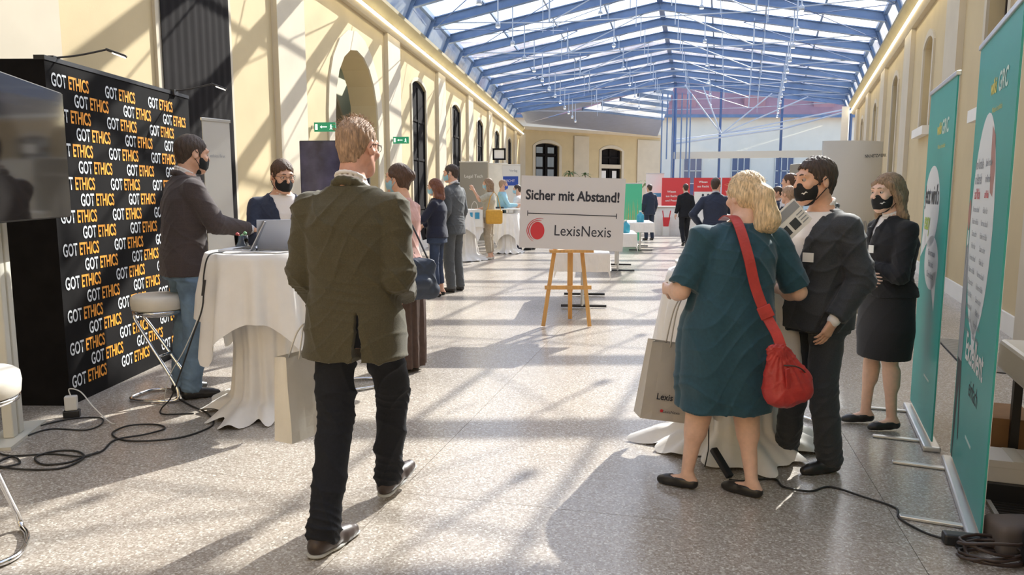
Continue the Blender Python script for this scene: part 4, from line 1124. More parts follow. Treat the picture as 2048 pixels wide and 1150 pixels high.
def clip_lamp(x, y, z, dx, dy, label):
    t = empty('clip_lamp', (x, y, z), 0, label, 'lamp', 'arm lamps on top of the booth wall')
    Geo().box(-.02, .02, -.04, .04, -.03, .02).obj('clamp', 'black_plastic', t)
    P = [(0, 0, .01), (dx * .35, dy * .35, .035), (dx * .78, dy * .78, .085)]; Geo().tube([tuple(p) for p in smoothpts(P, 6)], .007, 8).obj('arm', 'black_plastic', t, True)
    d = Vector((dx, dy, 0)).normalized(); e = Vector(P[-1])
    g = Geo(); g.bar(e - d * .01, e + d * .12 - Vector((0, 0, .045)), .05, .016, (0, 0, 1)); g.obj('lamp_head', 'black_plastic', t, bev=.006)
    g = Geo(); g.bar(e + d * .03 - Vector((0, 0, .024)), e + d * .11 - Vector((0, 0, .053)), .035, .005, (0, 0, 1)); g.obj('bulb', 'lamp_glow', t)
clip_lamp(-3.19, 5.35, 2.44, .42, .12, 'black arm lamp on the near end of the lettered wall')
clip_lamp(-3.12, 7.05, 2.44, .42, .10, 'lit arm lamp on the far end of the lettered wall')
# beige roll-up behind the grey jacket man
def rollup(x, y, rz, w, h, m, label, cat='banner', feet=True, group=None, name='roll_up_banner'):
    t = empty(name, (x, y, 0), rad(rz), label, cat, group)
    Geo().box(-w / 2, w / 2, -.004, .004, .07, h).obj('printed_sheet', m, t)
    Geo().box(-w / 2 - .01, w / 2 + .01, -.012, .012, h - .005, h + .025).obj('top_bar', 'alu', t, bev=.003)
    Geo().box(-w / 2 - .015, w / 2 + .015, -.05, .05, .0, .075).obj('base_case', 'alu', t, bev=.012)
    if feet:
        for s in (-1, 1): Geo().box(s * w * .36 - .015, s * w * .36 + .015, -.36, -.03, .0, .016).obj('foot', 'alu', t, bev=.003)
    return t
t = rollup(-3.10, 7.95, 60, .34, 2.26, 'curved_panel', 'beige roll-up banner behind the far end of the lettered wall')
text('lettering', 'ethics first', .045, 'print_grey', upright(0, -.006, 1.9, 0), t)
# --- big screen at the left edge
sx, sy = -2.76, 4.04; a = math.atan2(4.93 - 3.4, -2.97 + 2.62)
t = empty('display_screen', (-2.735, 4.18, 1.36), a, 'large glossy black screen on a stand at the left edge', 'screen')
Geo().box(-.78, .78, 0, .05, 0, .80).obj('casing', 'black_plastic', t, bev=.012)
Geo().box(-.77, .77, -.003, .0, .01, .79).obj('glass', 'screen_glass', t)
t = empty('screen_stand', (-3.08, 4.50, 0), a, 'cream metal post carrying the large screen', 'stand')
Geo().box(-.07, .0, .0, .06, .02, 2.0).obj('post', 'cream_metal', t, bev=.008); Geo().box(.02, .09, .0, .06, .02, 2.0).obj('post', 'cream_metal', t, bev=.008)
Geo().box(-.25, .3, -.05, .14, 0, .02).obj('foot_plate', 'cream_metal', t)
Geo().box(-.02, .05, -.10, .0, 1.6, 1.9).obj('bracket', 'black_plastic', t)
bar_stool((-2.26, 3.02, 0), 200, 'white bar stool cut off by the left edge of the picture')
bar_stool((-2.60, 5.42, 0), 78, 'white bar stool with slanting chrome frame beside the lettered wall')
bar_stool((-1.20, 5.78, 0), 120, 'chrome bar stool base showing behind the walking man')
bar_stool((1.80, 4.72, 0), -70, 'chrome bar stool behind the man in the dark suit')
# --- left high table
high_table((-1.72, 5.12, 0), 'high table under the white cloth with two laptops')
tablecloth('tablecloth', (-1.72, 5.12, 0), 1.12, .37, 'white tied cloth over the high table with two laptops', .33, seed=1, rot=rad(8))
laptop((-1.86, 5.14, 1.127), 90 + 180, 'silver laptop opened towards the man in the grey jacket', 118)
laptop((-1.62, 5.22, 1.127), 20 + 180, 'silver laptop opened towards the man with glasses', 112)
for i, (x, y, r, lb) in enumerate(((-1.80, 4.94, 12, 'sheet of white paper near the front rim of the laptop table'), (-1.60, 4.93, -20, 'sheet of white paper beside the papers of the laptop table, right one'))):
    o = Geo().box(-.105, .105, -.075, .075, 0, .003).obj('paper_sheet', 'paper', None); o.location = (x, y, 1.127 + .001 * i); o.rotation_euler = (0, 0, rad(r)); tag(o, lb, 'paper')
t = empty('sweets_jar', (-1.93, 5.32, 1.127), 0, 'small glass of red and green sweets behind the laptop', 'jar')
Geo().lathe([(0, 0), (.045, 0), (.05, .09), (.047, .09), (.04, .006), (0, .006)], n=20).obj('glass_bowl', 'clear_glass', t, True)
for i in range(14):
    a = i * 2.4; o = Geo().ico((.028 * math.cos(a), .028 * math.sin(a), .02 + .0065 * i), .015, 1).obj('sweet', ('flower_red', 'flower_green', 'paper')[i % 3], t, True)
cable([(-1.90, 4.90, 1.128), (-1.93, 4.74, 1.125), (-1.96, 4.71, 1.0), (-1.97, 4.69, .8), (-2.05, 4.70, .6), (-2.2, 4.85, .35), (-2.35, 5.0, .12), (-2.47, 5.1, .01), (-2.40, 4.98), (-2.2, 5.0)], .005, 'rubber', 'black laptop cable hanging down the cloth of the left high table')
o = Geo().bar((-1.95, 4.695, .97), (-1.965, 4.69, .87), .022, .018).obj('cable_block', 'black_plastic', bpy.data.objects['cable'])
cable([(-1.99, 4.78, 1.0), (-2.02, 4.75, .75), (-2.15, 4.8, .5), (-2.32, 4.95, .30), (-2.42, 5.05, .1), (-2.44, 5.15, .01)], .003, 'white_plastic', 'thin white cable hanging beside the black one')
cable([(-2.837, 3.968), (-2.767, 4.029), (-2.891, 4.149), (-2.9, 4.03), (-2.769, 3.95), (-2.60, 3.94), (-2.482, 3.976), (-2.46, 4.124), (-2.58, 4.241), (-2.70, 4.232), (-2.74, 4.124), (-2.63, 4.02), (-2.508, 4.05), (-2.46, 4.15), (-2.42, 4.24), (-2.448, 4.437), (-2.309, 4.53), (-2.245, 4.66), (-2.343, 4.745), (-2.50, 4.71), (-2.535, 4.571), (-2.402, 4.437), (-2.219, 4.409), (-2.045, 4.503), (-1.965, 4.735), (-2.097, 4.978), (-2.311, 5.196), (-2.50, 5.40)], .0058, 'rubber', 'long black cable looping over the floor by the lettered wall')
cable([(-3.10, 4.275), (-3.046, 4.456), (-2.981, 4.652), (-2.743, 4.631), (-2.70, 4.75), (-2.80, 4.90), (-2.99, 4.86), (-3.097, 4.631), (-3.05, 4.30), (-3.2, 4.1)], .005, 'rubber', 'black cable coiled around the foot of the screen post')
cable([(-3.35, 4.60), (-3.2, 4.40), (-2.95, 4.174), (-2.687, 4.19), (-2.47, 4.135), (-2.44, 4.232)], .005, 'rubber', 'short black cable crossing to the near coil')
t = empty('power_adapter', (-3.0, 4.93, 0), rad(20), 'white plug-in adapter standing on a black socket block', 'adapter')
Geo().box(-.05, .05, -.03, .03, 0, .05).obj('socket_block', 'black_plastic', t, bev=.006); Geo().box(-.038, .038, -.024, .024, .05, .15).obj('adapter_body', 'white_plastic', t, bev=.008)
cable([(-3.0, 4.93, .15), (-3.0, 4.92, .20), (-2.9, 4.88, .19), (-2.8, 4.84, .10), (-2.68, 4.80, .01), (-2.62, 4.76)], .004, 'white_plastic', 'white cable arching out of the plug-in adapter')
# second screen behind the man with glasses
t = empty('display_screen', (-2.0, 7.35, 1.12), rad(-6), 'portrait screen with a dull violet picture behind the man with glasses', 'screen')
Geo().box(-.07, .62, 0, .05, 0, .90).obj('casing', 'black_plastic', t, bev=.01)
Geo().box(-.06, .61, -.004, 0, .01, .89).obj('glass', mat('screen_violet', (.07, .07, .13), .15, noise=.6, nscale=5, spec=.7) and 'screen_violet', t)
t = empty('screen_stand', (-1.85, 7.45, 0), 0, 'dark stand under the violet screen', 'stand')
Geo().box(-.03, .03, -.02, .02, .0, 1.5).obj('post', 'black_plastic', t); Geo().box(-.25, .3, -.25, .25, 0, .02).obj('foot_plate', 'black_plastic', t)
# exit signs
for i, (d, z, lb) in enumerate(((12.6, 2.52, 'green emergency exit sign left of the arched doorway'), (17.2, 2.62, 'green emergency exit sign right of the arched doorway'))):
    p = WL(d, z, .05 if i == 0 else .12); t = empty('exit_sign', p, math.atan2(nL.y, nL.x), lb, 'sign', 'green exit signs on the left wall')
    Geo().box(0, .36, -.02, .02, 0, .15).obj('sign_box', 'exit_green', t)
    Geo().box(-.14, .0, -.012, .012, .05, .10).obj('bracket', 'alu', t)
    g = Geo(); g.box(.12, .22, -.023, -.02, .068, .084); g.add([(.10, -.023, .076), (.135, -.023, .10), (.135, -.023, .052)], [(0, 1, 2)]); g.obj('arrow', 'exit_white', t)
    Geo().box(.02, .06, -.023, -.02, .03, .12).obj('door_symbol', 'exit_white', t)
    d_ = Sdf(.004)
    for q in (((.29, -.022, .105), (.29, -.022, .105), .011), ((.285, -.022, .09), (.29, -.022, .06), .010), ((.29, -.022, .06), (.31, -.022, .03), .006), ((.29, -.022, .06), (.27, -.022, .035), .006), ((.285, -.022, .085), (.31, -.022, .075), .005)): d_.cone(q[0], q[1], q[2], k=.003)
    d_.mesh('running_figure', 'exit_white', t)
# hanging square frame
p = Vector((-.62, 24.2, 2.55)); t = empty('hanging_frame', p, rad(-5), 'dark square frame with a pale notice standing high by the left wall', 'sign')
g = Geo()
for b in ((0, .42, 0, .05), (0, .42, .32, .37), (0, .05, 0, .37), (.37, .42, 0, .37)): g.box(b[0], b[1], -.03, .03, b[2], b[3])
g.obj('frame', 'dark_door', t); Geo().box(.05, .37, -.01, .01, .05, .32).obj('notice', 'paper', t); Geo().tube([(.21, 0, -2.54), (.21, 0, 0)], .02, 8).obj('post', 'alu', t)

# --- sign on an easel
t = empty('distance_sign', (.665, 8.30, 1.29), 0, 'large white sign reading Sicher mit Abstand on the wooden easel', 'sign')
t.rotation_euler = (rad(-4), rad(2), rad(-3))
Geo().box(-.575, .575, -.012, 0, -.40, .40).obj('board', 'sign_board', t)
def ST(x, z): return frame((x, -.0135, z), (1, 0, 0), (0, 0, 1), (0, -1, 0))
text('lettering', 'Sicher mit Abstand!', .152, 'letter_dark', ST(0, .185), t, .0045, .86)
g = Geo(); g.box(-.49, .49, -.0145, -.0125, -.019, -.010); g.box(-.495, -.487, -.0145, -.0125, -.043, .014); g.box(.487, .495, -.0145, -.0125, -.043, .014); g.obj('distance_line', 'letter_dark', t)
text('lettering', 'LexisNexis', .168, 'letter_dark', ST(.125, -.20), t, .0002, .86)
lg = empty('logo', (0, 0, 0), parent=t)
g = Geo(); n = 32; g.add([(-.375 + .078 * math.cos(2 * math.pi * i / n), -.0140, -.205 + .098 * math.sin(2 * math.pi * i / n)) for i in range(n)], [tuple(range(n))]); g.obj('logo_disc', 'logo_red', lg)
for q, (r0, wd_) in enumerate(((.122, .012), (.156, .009))):
    g = Geo(); n = 24; vs = []
    for i in range(n + 1):
        a = math.pi * (.42 + .92 * i / n); w2 = wd_ * math.sin(math.pi * (i + .5) / (n + 1)) ** .5
        for rr in (r0 - w2 / 2, r0 + w2 / 2): vs.append((-.372 + .012 * (q + 1) + rr * .92 * math.cos(a), -.0140, -.205 + rr * .98 * math.sin(a) * (.95 - .06 * q)))
    g.add(vs, [(2 * i, 2 * i + 1, 2 * i + 3, 2 * i + 2) for i in range(n)]); g.obj('logo_arc', 'logo_red', lg)
t = empty('easel', (.66, 8.45, 0), 0, 'three legged pine easel carrying the distance sign', 'easel')
Geo().bar((-.305, -.09, .01), (-.08, .02, 1.55), .045, .022, (0, 1, 0)).obj('leg', 'wood_pine', t, bev=.002)
Geo().bar((.22, -.11, .01), (.06, .02, 1.55), .045, .022, (0, 1, 0)).obj('leg', 'wood_pine', t, bev=.002)
Geo().bar((.04, .42, .01), (.0, .06, 1.5), .05, .022, (0, 1, 0)).obj('leg', 'wood_pine', t, bev=.002)
Geo().box(-.03, .03, -.045, -.02, .40, 1.5).obj('centre_post', 'wood_pine', t, bev=.002)
Geo().box(-.29, .24, -.085, -.06, .43, .475).obj('crossbar', 'wood_pine', t, bev=.002)
Geo().box(-.24, .25, -.19, -.06, .855, .885).obj('tray', 'wood_pine', t, bev=.002)

# --- middle tables
rect_table(.99, 10.35, -6, 1.45, 'white folding table right behind the sign easel')
rect_table(2.10, 14.9, -6, 1.5, 'white folding table with the big blue bottle, second behind the easel')
rect_table(3.42, 20.2, -6, 1.8, 'white folding table with the small blue bottle, third behind the easel')
def bottle(x, y, z, r, h, label):
    t = empty('water_bottle', (x, y, z), 0, label, 'bottle')
    Geo().lathe([(0, 0), (r * .9, 0), (r, .02), (r, h * .55), (r * .85, h * .68), (r * .3, h * .82), (r * .28, h * .93), (0, h * .93)], n=20).obj('bottle_body', 'blue_bottle', t, True)
    Geo().lathe([(0, h * .9), (r * .33, h * .9), (r * .33, h), (0, h)], n=14).obj('cap', 'paper', t)
bottle(2.20, 14.45, .745, .085, .25, 'big turquoise bottle on the second white table')
bottle(3.38, 19.7, .745, .10, .30, 'clear blue bottle on the third white table')
high_table((-1.10, 16.95, 0), 'high table under the white cloth by the woman raising her hand'); tablecloth('tablecloth', (-1.10, 16.95, 0), 1.14, .40, 'white cloth flaring to the floor beside the woman raising her hand', .45, seed=3, neck=.7)
high_table((-1.72, 10.7, 0), 'high table in front of the woman in the navy jumper'); tablecloth('tablecloth', (-1.72, 10.7, 0), 1.12, .36, 'white cloth over the high table of the woman in the navy jumper', .3, seed=4)
high_table((-.12, 18.9, 0), 'high table beside the white shirted man'); tablecloth('tablecloth', (-.12, 18.9, 0), 1.0, .30, 'white cloth of the high table beside the white shirted man', .34, seed=5)
high_table((4.75, 14.3, 0), 'high table beyond the two visitors on the right'); tablecloth('tablecloth', (4.75, 14.3, 0), 1.1, .45, 'white cloth of the high table beyond the two visitors on the right', .45, seed=6)
# far banners on the left
t = rollup(-1.15, 22.6, -4, .85, 2.42, 'box_grey', 'grey display wall beside the left far banners', feet=False, name='display_board'); text('lettering', 'Legal Tech', .13, 'paper', upright(0, -.008, 2.0, 0), t)
t = rollup(-.42, 22.3, -4, .55, 2.36, 'bag_white', 'cream roll-up banner standing left of the white and blue one')
t = rollup(-.02, 21.6, -8, .52, 2.30, 'paper', 'white roll-up banner with a dark blue block near the top')
Geo().box(-.24, .20, -.009, -.004, 1.72, 1.98).obj('printed_block', 'banner_blue', t); text('lettering', 'Verlag', .09, 'print_grey', upright(.06, -.010, 2.14, 0), t); text('lettering', 'RECHT', .10, 'paper', upright(-.05, -.012, 1.85, 0), t)
# green banner, plants, counter with red panels
t = rollup(3.62, 22.6, -3, .58, 1.78, 'green_banner', 'bright green roll-up banner with an orange plant print')
for i in range(9):
    x = -.18 + .045 * i; Geo().add([(x, -.006, .55), (x + .012, -.006, .55), (x + .05 * math.sin(i * 2), -.006, 1.35 - .05 * (i % 4))], [(0, 1, 2)]).obj('printed_stem', 'letter_orange', t)
def plant(x, y, z, n, ln, label, h=.9, name='potted_palm'):
    t = empty(name, (x, y, z), 0, label, 'plant'); rnd = random.Random(n)
    Geo().lathe([(0, 0), (.14, 0), (.18, .30), (.16, .30), (0, .26)], n=18).obj('pot', 'pot', t, True)
    Geo().tube([(0, 0, .25), (.03, .01, h * .6), (0, 0, h)], [.03, .022, .015], 7).obj('stem', 'leather_brown', t, True)
    for i in range(n):
        a = 2 * math.pi * i / n + rnd.uniform(-.2, .2); e = rnd.uniform(.2, 1.1); g = Geo(); m = 10; vs = []; L_ = ln * rnd.uniform(.8, 1.15)
        for k in range(m + 1):
            u = k / m; r = L_ * u * math.cos(e * (1 - .3 * u)); zz = h + L_ * (u * math.sin(e) - .75 * u * u); w = .055 * ln / .5 * math.sin(math.pi * min(1, u * .92 + .06))
            for s in (-1, 1): vs.append((r * math.cos(a) - s * w * math.sin(a), r * math.sin(a) + s * w * math.cos(a), zz - abs(s) * w * .3))
        g.add(vs, [(2 * k, 2 * k + 1, 2 * k + 3, 2 * k + 2) for k in range(m)]); g.obj('frond', 'leaf', t, True)
plant(2.78, 36, 0, 16, .5, 'arching potted palm by the far yellow wall, left one', 2.42)
plant(3.55, 36.5, 0, 12, .45, 'smaller potted palm by the far yellow wall, right one', 2.36)
plant(5.6, 30.5, 0, 13, .7, 'potted palm beside the white counter at the far end', 1.85)
for i, (x, w, lb) in enumerate(((5.95, 1.06, 'red display panel with white lines, leftmost of the three'), (7.12, 1.0, 'red display panel with a pale picture, middle of the three'), (8.1, .86, 'red display panel with white lines, rightmost of the three'))):
    t = empty('display_board', (x + .35, 28.9 - .1 * i, 0), rad(-4), lb, 'panel', 'red display panels at the far end')
    Geo().box(-w / 2, w / 2, -.02, .02, 1.0, 2.08).obj('board', 'red_panel', t)
    for s in (-1, 1): Geo().tube([(s * w * .4, .03, 0), (s * w * .4, .03, 2.0)], .018, 6).obj('leg', 'alu', t)
    for k in range(3 if i != 1 else 2): text('lettering', ('Wissen', 'aus Recht', 'und Praxis')[k], .11, 'paper', upright(-w * .15, -.024, (1.55 if i != 1 else 1.92) - k * .17, 0), t, .002)
    if i == 1:
        Geo().box(-w / 2 + .02, w / 2 - .06, -.028, -.02, 1.03, 1.55).obj('picture', 'paper', t)
        for q in (-.15, .05, .2): d_ = Sdf(.02); d_.cone((q, -.03, 1.05), (q, -.03, 1.32), .05, .04); d_.ell((q, -.03, 1.42), (.05, .02, .06)); d_.mesh('printed_figure', 'print_dark', t)
t = empty('counter', (6.15, 27.2, 0), rad(-6), 'long white clothed counter in front of the red panels', 'counter')
g = Geo(); n = 50; vs = []
for z, gr in ((0, .06), (.5, .02), (1.0, .0)):
    for k in range(n):
        a = 2 * math.pi * k / n; ca, sa = math.cos(a), math.sin(a); x = 1.0 * math.copysign(abs(ca) ** .35, ca); y = .38 * math.copysign(abs(sa) ** .35, sa); w = gr * math.sin(k * 2.3); vs.append((x * (1 + w * .3), y * (1 + w), z))
g.add(vs, [(i * n + k, i * n + (k + 1) % n, (i + 1) * n + (k + 1) % n, (i + 1) * n + k) for i in range(2) for k in range(n)] + [tuple(range(2 * n, 3 * n))]); g.obj('counter_front', 'cloth_white', t, True)
Geo().box(-1.05, 1.05, -.42, .42, 1.0, 1.03).obj('counter_top', 'white_plastic', t)
t = empty('paper_bag', (5.5, 26.6, .22), rad(-4), 'small red bag with two upright handles before the white counter', 'bag')
Geo().add([(-.10, 0, .10), (.07, 0, .10), (.13, 0, .42), (-.13, 0, .42), (-.10, .10, .10), (.07, .10, .10), (.13, .08, .42), (-.13, .08, .42)], [(0, 1, 2, 3), (4, 5, 6, 7), (0, 1, 5, 4), (1, 2, 6, 5), (0, 3, 7, 4)]).obj('bag_body', 'logo_red', t)
Geo().box(-.12, .10, .0, .14, -.22, .10).obj('pedestal', 'paper', t)
for s in (-1, 1): Geo().bar((s * .10, .05, .40), (s * .14, .05, .66), .045, .03).obj('handle', 'logo_red', t)
o = rollup(5.62, 29.6, -5, .7, 2.25, 'paper', 'white roll-up banner with turquoise marks left of the red panels')
Geo().box(-.3, .25, -.009, -.004, 1.35, 1.5).obj('printed_block', 'tote_blue', o); Geo().box(-.3, .1, -.009, -.004, .95, 1.02).obj('printed_block', 'banner_blue', o)
# right-hand display wall and grey box
t = empty('display_wall', (4.18, 9.1, 0), rad(10), 'curved beige fabric display wall behind the dark suited man', 'display wall')
g = Geo(); n = 20; vs = []
for i in range(n + 1):
    u = i / n; x = -.38 + .80 * u; y = .30 * (u - .5) ** 2 * 2
    for yy in (y, y + .03):
        for z in (.03, 2.14): vs.append((x, yy, z))
fs = []
for i in range(n): b = 4 * i; fs += [(b, b + 1, b + 5, b + 4), (b + 2, b + 6, b + 7, b + 3), (b + 1, b + 3, b + 7, b + 5), (b, b + 4, b + 6, b + 2)]
fs += [(0, 2, 3, 1), (4 * n, 4 * n + 1, 4 * n + 3, 4 * n + 2)]; g.add(vs, fs); g.obj('fabric_panel', 'curved_panel', t, True)
text('lettering', 'ANWALT', .21, 'print_grey', frame((.22, .0, 1.10), (1, .1, 0), (0, 0, 1), (0, -1, 0)), t, 0, .6)
text('lettering', 'NN.NETZWERK', .052, 'print_dark', frame((.22, .0, 1.96), (1, .1, 0), (0, 0, 1), (0, -1, 0)), t, .001, .8)
t = empty('loudspeaker', (4.72, 12.2, 0), rad(8), 'grey box loudspeaker on a slim pole beyond the visitors', 'loudspeaker')
Geo().box(-.17, .17, -.15, .15, 1.35, 1.98).obj('box_body', 'box_grey', t, bev=.02); Geo().tube([(0, 0, 0), (0, 0, 1.36)], .02, 8).obj('pole', 'alu', t); Geo().box(-.13, .13, -.16, -.15, 1.4, 1.93).obj('grille', 'speaker_grey', t)

# --- right group table
high_table((1.34, 4.42, 0), 'high table under the white cloth of the blonde woman')
tablecloth('tablecloth', (1.34, 4.42, 0), 1.06, .40, 'white cloth draped to the floor behind the blonde woman', .40, seed=8, rot=rad(20), neck=.86, over=.86)
cable([(1.10, 4.0, .46), (1.085, 3.98, .3), (1.085, 3.97, .13), (1.07, 3.93, .10), (1.055, 3.92, .03)], .0035, 'rubber', 'thin black cable hanging in front of the right tablecloth')
o = Geo().bar((1.10, 3.93, .13), (1.16, 3.80, .02), .04, .03).obj('power_adapter', 'black_plastic', None, bev=.006); tag(o, 'black power brick leaning on the cloth between the bare legs', 'adapter')
cable([(1.155, 3.80), (1.209, 3.77), (1.30, 3.80), (1.40, 3.80), (1.406, 3.69), (1.52, 3.642), (1.65, 3.70), (1.759, 3.56), (1.854, 3.442), (1.815, 3.32), (1.848, 3.166), (1.918, 3.094), (1.909, 3.025)], .0055, 'rubber', 'black cable winding over the floor to the right corner')
# --- teal roll-ups
def teal(x0, y0, x1, y1, h, label, kind):
    a = math.atan2(y1 - y0, x1 - x0); L_ = math.hypot(x1 - x0, y1 - y0)
    t = empty('roll_up_banner', (x0, y0, 0), a, label, 'banner', 'teal roll-up banners at the right')
    Geo().box(.01, L_ - .01, -.004, .004, .06, h).obj('printed_sheet', 'teal', t)
    Geo().box(.01, L_ - .01, .0045, .006, .06, h).obj('back_sheet', 'paper', t)
    Geo().box(0, L_, -.014, .014, h - .005, h + .022).obj('top_bar', 'alu', t, bev=.004)
    Geo().box(-.01, L_ + .01, -.045, .05, 0, .035).obj('base_case', 'alu', t, bev=.01)
    for u in (.14, .82): Geo().box(L_ * u - .017, L_ * u + .017, -.30, -.03, .002, .016).obj('foot', 'alu', t, bev=.003)
    def PT(u, z, q=0): return frame((u, -.0055 - q, z), (1, 0, 0), (0, 0, 1), (0, -1, 0))
    def blob(cx, cz, rx, rz, tail, nm='speech_bubble'):
        g = Geo(); n = 36; vs = [(cx + rx * math.cos(2 * math.pi * i / n), -.0048, cz + rz * math.sin(2 * math.pi * i / n)) for i in range(n)]; g.add(vs, [tuple(range(n))])
        g.add([(tail[0], -.0048, tail[1]), (tail[2], -.0048, tail[3]), (tail[4], -.0048, tail[5])], [(0, 1, 2)]); return g.obj(nm, 'bubble_white', t)
    text('lettering', 'wiki', .10, 'yellow_text', PT(L_ * .48, h - .26), t, .003); text('lettering', 'GRC', .12, 'teal_text', PT(L_ * .70, h - .26), t, .003)
    text('lettering', 'Wissen ist einfach', .038, 'yellow_text', PT(L_ * .6, h - .37), t)
    if kind == 0:
        blob(.36, 1.43, .31, .26, (.08, 1.32, .25, 1.18, .02, 1.08)); blob(.50, 1.08, .27, .17, (.5, 1.0, .74, 1.05, .72, .80))
        text('lettering', "Jetzt wird's", .17, 'print_dark', PT(.36, 1.50, .001), t, .003, .72); text('lettering', 'easy', .17, 'lime', PT(.24, 1.33, .001), t, .003, .8)
        for k in range(3): text('lettering', ('Governance', 'Risk und', 'Compliance')[k], .055, 'print_grey', PT(.50, 1.14 - .07 * k, .001), t, .001)
        Geo().box(L_ * .55, L_ * .75, -.0055, -.0045, .36, .375).obj('printed_line', 'teal_text', t)
    else:
        blob(.48, 1.36, .36, .54, (.28, 1.0, .66, 1.0, .54, .70))
        for k in range(14):
            for c in (.30, .60):
                if k < 3: text('lettering', ('Ihre Vorteile', 'im Betrieb', 'auf Klick')[k], .075 if c < .5 else .05, 'print_grey' if k != 2 else 'logo_red', PT(c, 1.66 - .075 * k, .001), t, .001, .7)
                else: text('lettering', ('Daten sicher', 'Rollen klar', 'Normen aktuell', 'Risiken im Blick')[(k + int(c * 10)) % 4], .042, 'print_grey', PT(c, 1.62 - .062 * k, .001), t, 0, .8)
        text('lettering', 'Exzellent', .20, 'paper', PT(.60, .73), t, .004, .8); text('lettering', 'einfach', .13, 'print_dark', PT(.66, .56), t, 0, .8)
        # printed man holding the bubble: flat print
        def shape(pts, m, nm): g = Geo(); g.add([(u, -.0047 - (0.0003 if m != 'print_dark' else 0), z) for u, z in pts], [tuple(range(len(pts)))]); g.obj(nm, m, t)
        shape([(.02, 1.22), (.10, 1.25), (.16, 1.16), (.20, .86), (.19, .62), (.03, .62), (.015, .9)], 'print_grey', 'printed_jacket')
        shape([(.03, .64), (.19, .64), (.27, .22), (.24, .20), (.15, .50), (.09, .05), (.06, .05)], 'print_dark', 'printed_trousers')
        shape([(.02 + .045 + .05 * math.cos(a), 1.40 + .085 * math.sin(a)) for a in [2 * math.pi * i / 14 for i in range(14)]], 'print_skin', 'printed_head')
        shape([(.05, 1.32), (.09, 1.32), (.11, 1.22), (.07, 1.05), (.05, 1.2)], 'bubble_white', 'printed_shirt')
        shape([(.62, 1.83), (.72, 1.78), (.78, 1.62), (.76, 1.50), (.68, 1.52), (.64, 1.64)], 'print_skin', 'printed_hand')
        Geo().box(L_ * .45, L_ * .62, -.0055, -.0045, .30, .315).obj('printed_line', 'teal_text', t)
    return t
teal(2.837, 5.159, 2.475, 4.24, 2.17, 'teal roll-up banner with a round bubble saying easy', 0)
teal(2.495, 4.085, 2.01, 3.03, 2.27, 'teal roll-up banner at the right edge with a printed man', 1)
# behind the banners: covered table, boxes, grating, black case
a = math.atan2(1, TR); ax = Vector((TR, 1, 0)).normalized()
t = empty('side_table', (2.62, 3.15, 0), a - math.pi / 2, 'low table with a thick white cover behind the teal banners', 'table')
Geo().box(-.28, .40, -1.15, .75, .58, .74).obj('cover', 'white_plastic', t, bev=.02)
for x in (-.2, .32):
    for y in (-1.05, .65): Geo().box(x - .02, x + .02, y - .02, y + .02, 0, .6).obj('leg', 'black_plastic', t)
def carton(loc, rz, w, d, h, m, label, name='carton'):
    t = empty(name, loc, rad(rz), label, 'box'); Geo().box(-w / 2, w / 2, -d / 2, d / 2, 0, h).obj('box_body', m, t, bev=.004)
    Geo().box(-w / 2 - .002, w / 2 + .002, -d / 2 - .002, d / 2 + .002, h - .035, h + .003).obj('box_lid', m, t, bev=.003)
    Geo().box(-.03, .03, -d / 2 - .003, d / 2 + .003, h + .0025, h + .004).obj('tape', 'cream_metal', t); return t
carton((2.86, 3.95, 0), -20, .50, .34, .32, 'cardboard', 'brown cardboard carton under the covered table')
carton((2.52, 3.60, .10), -20, .30, .22, .11, 'white_plastic', 'flat white box lying behind the teal banners')
Geo().box(-.2, .2, -.14, .14, 0, .10).obj('x', 'black_plastic', None).name = 'equipment_case'
o = bpy.data.objects['equipment_case']; o.location = (2.52, 3.60, 0); o.rotation_euler = (0, 0, rad(-20)); tag(o, 'flat black case underneath the flat white box', 'case')
gr = struct(empty('floor_grating', (2.34, 3.10, 0), a - math.pi / 2)); 
Geo().box(-.14, .50, -.9, .62, .001, .004).obj('pit_shade', 'pit_shade', gr)  # flat dark sheet on the floor, painted shade between the slats
for i in range(44): Geo().box(-.13, .49, -.88 + i * .034, -.866 + i * .034, .004, .014).obj('slat', 'grate', gr)
for x in (-.15, .49): Geo().box(x, x + .02, -.9, .64, .001, .018).obj('grating_frame', 'cream_metal', gr)
gr2 = struct(empty('floor_grating', (4.35, 7.05, 0), a - math.pi / 2)); Geo().box(-.14, .30, -.9, .62, .001, .004).obj('pit_shade', 'pit_shade', gr2)  # same painted shade sheet under the second grating, no real depth
for i in range(30): Geo().box(-.13, .29, -.88 + i * .05, -.86 + i * .05, .004, .014).obj('slat', 'alu', gr2)
g = Geo(); P = []
for i in range(90):
    a2 = i * .42; P.append((2.0 + (.13 + .02 * math.sin(i * .7)) * math.cos(a2), 2.93 + (.075 + .012 * math.cos(i)) * math.sin(a2), .012 + .0011 * i * (.6 + .4 * math.sin(i * .31))))
o = Geo().tube(P, .007, 6).obj('cable_coil', 'leather_brown', None, True); tag(o, 'coiled dark brown cable heap in the bottom right corner', 'cable')
o = Geo().box(-.09, .09, -.03, .03, 0, .05).obj('power_strip', 'black_plastic', None, bev=.01); o.location = (1.97, 3.07, .0); o.rotation_euler = (0, 0, rad(-15)); tag(o, 'black socket strip beside the coiled cable', 'power strip')
d_ = Sdf(.008); d_.boxp((0, 0, .07), (.10, .08, .07), .03); o = d_.mesh('equipment_bag', 'speaker_grey', None); o.location = (2.14, 3.02, 0); tag(o, 'grey padded case at the foot of the right banner', 'case')
d_ = Sdf(.008); d_.boxp((0, 0, .09), (.13, .10, .09), .04); d_.cone((-.06, 0, .18), (.06, 0, .18), .012); o = d_.mesh('equipment_bag', 'bag_black', None); o.location = (2.20, 2.80, 0); tag(o, 'black bag cut off by the bottom right corner', 'bag')

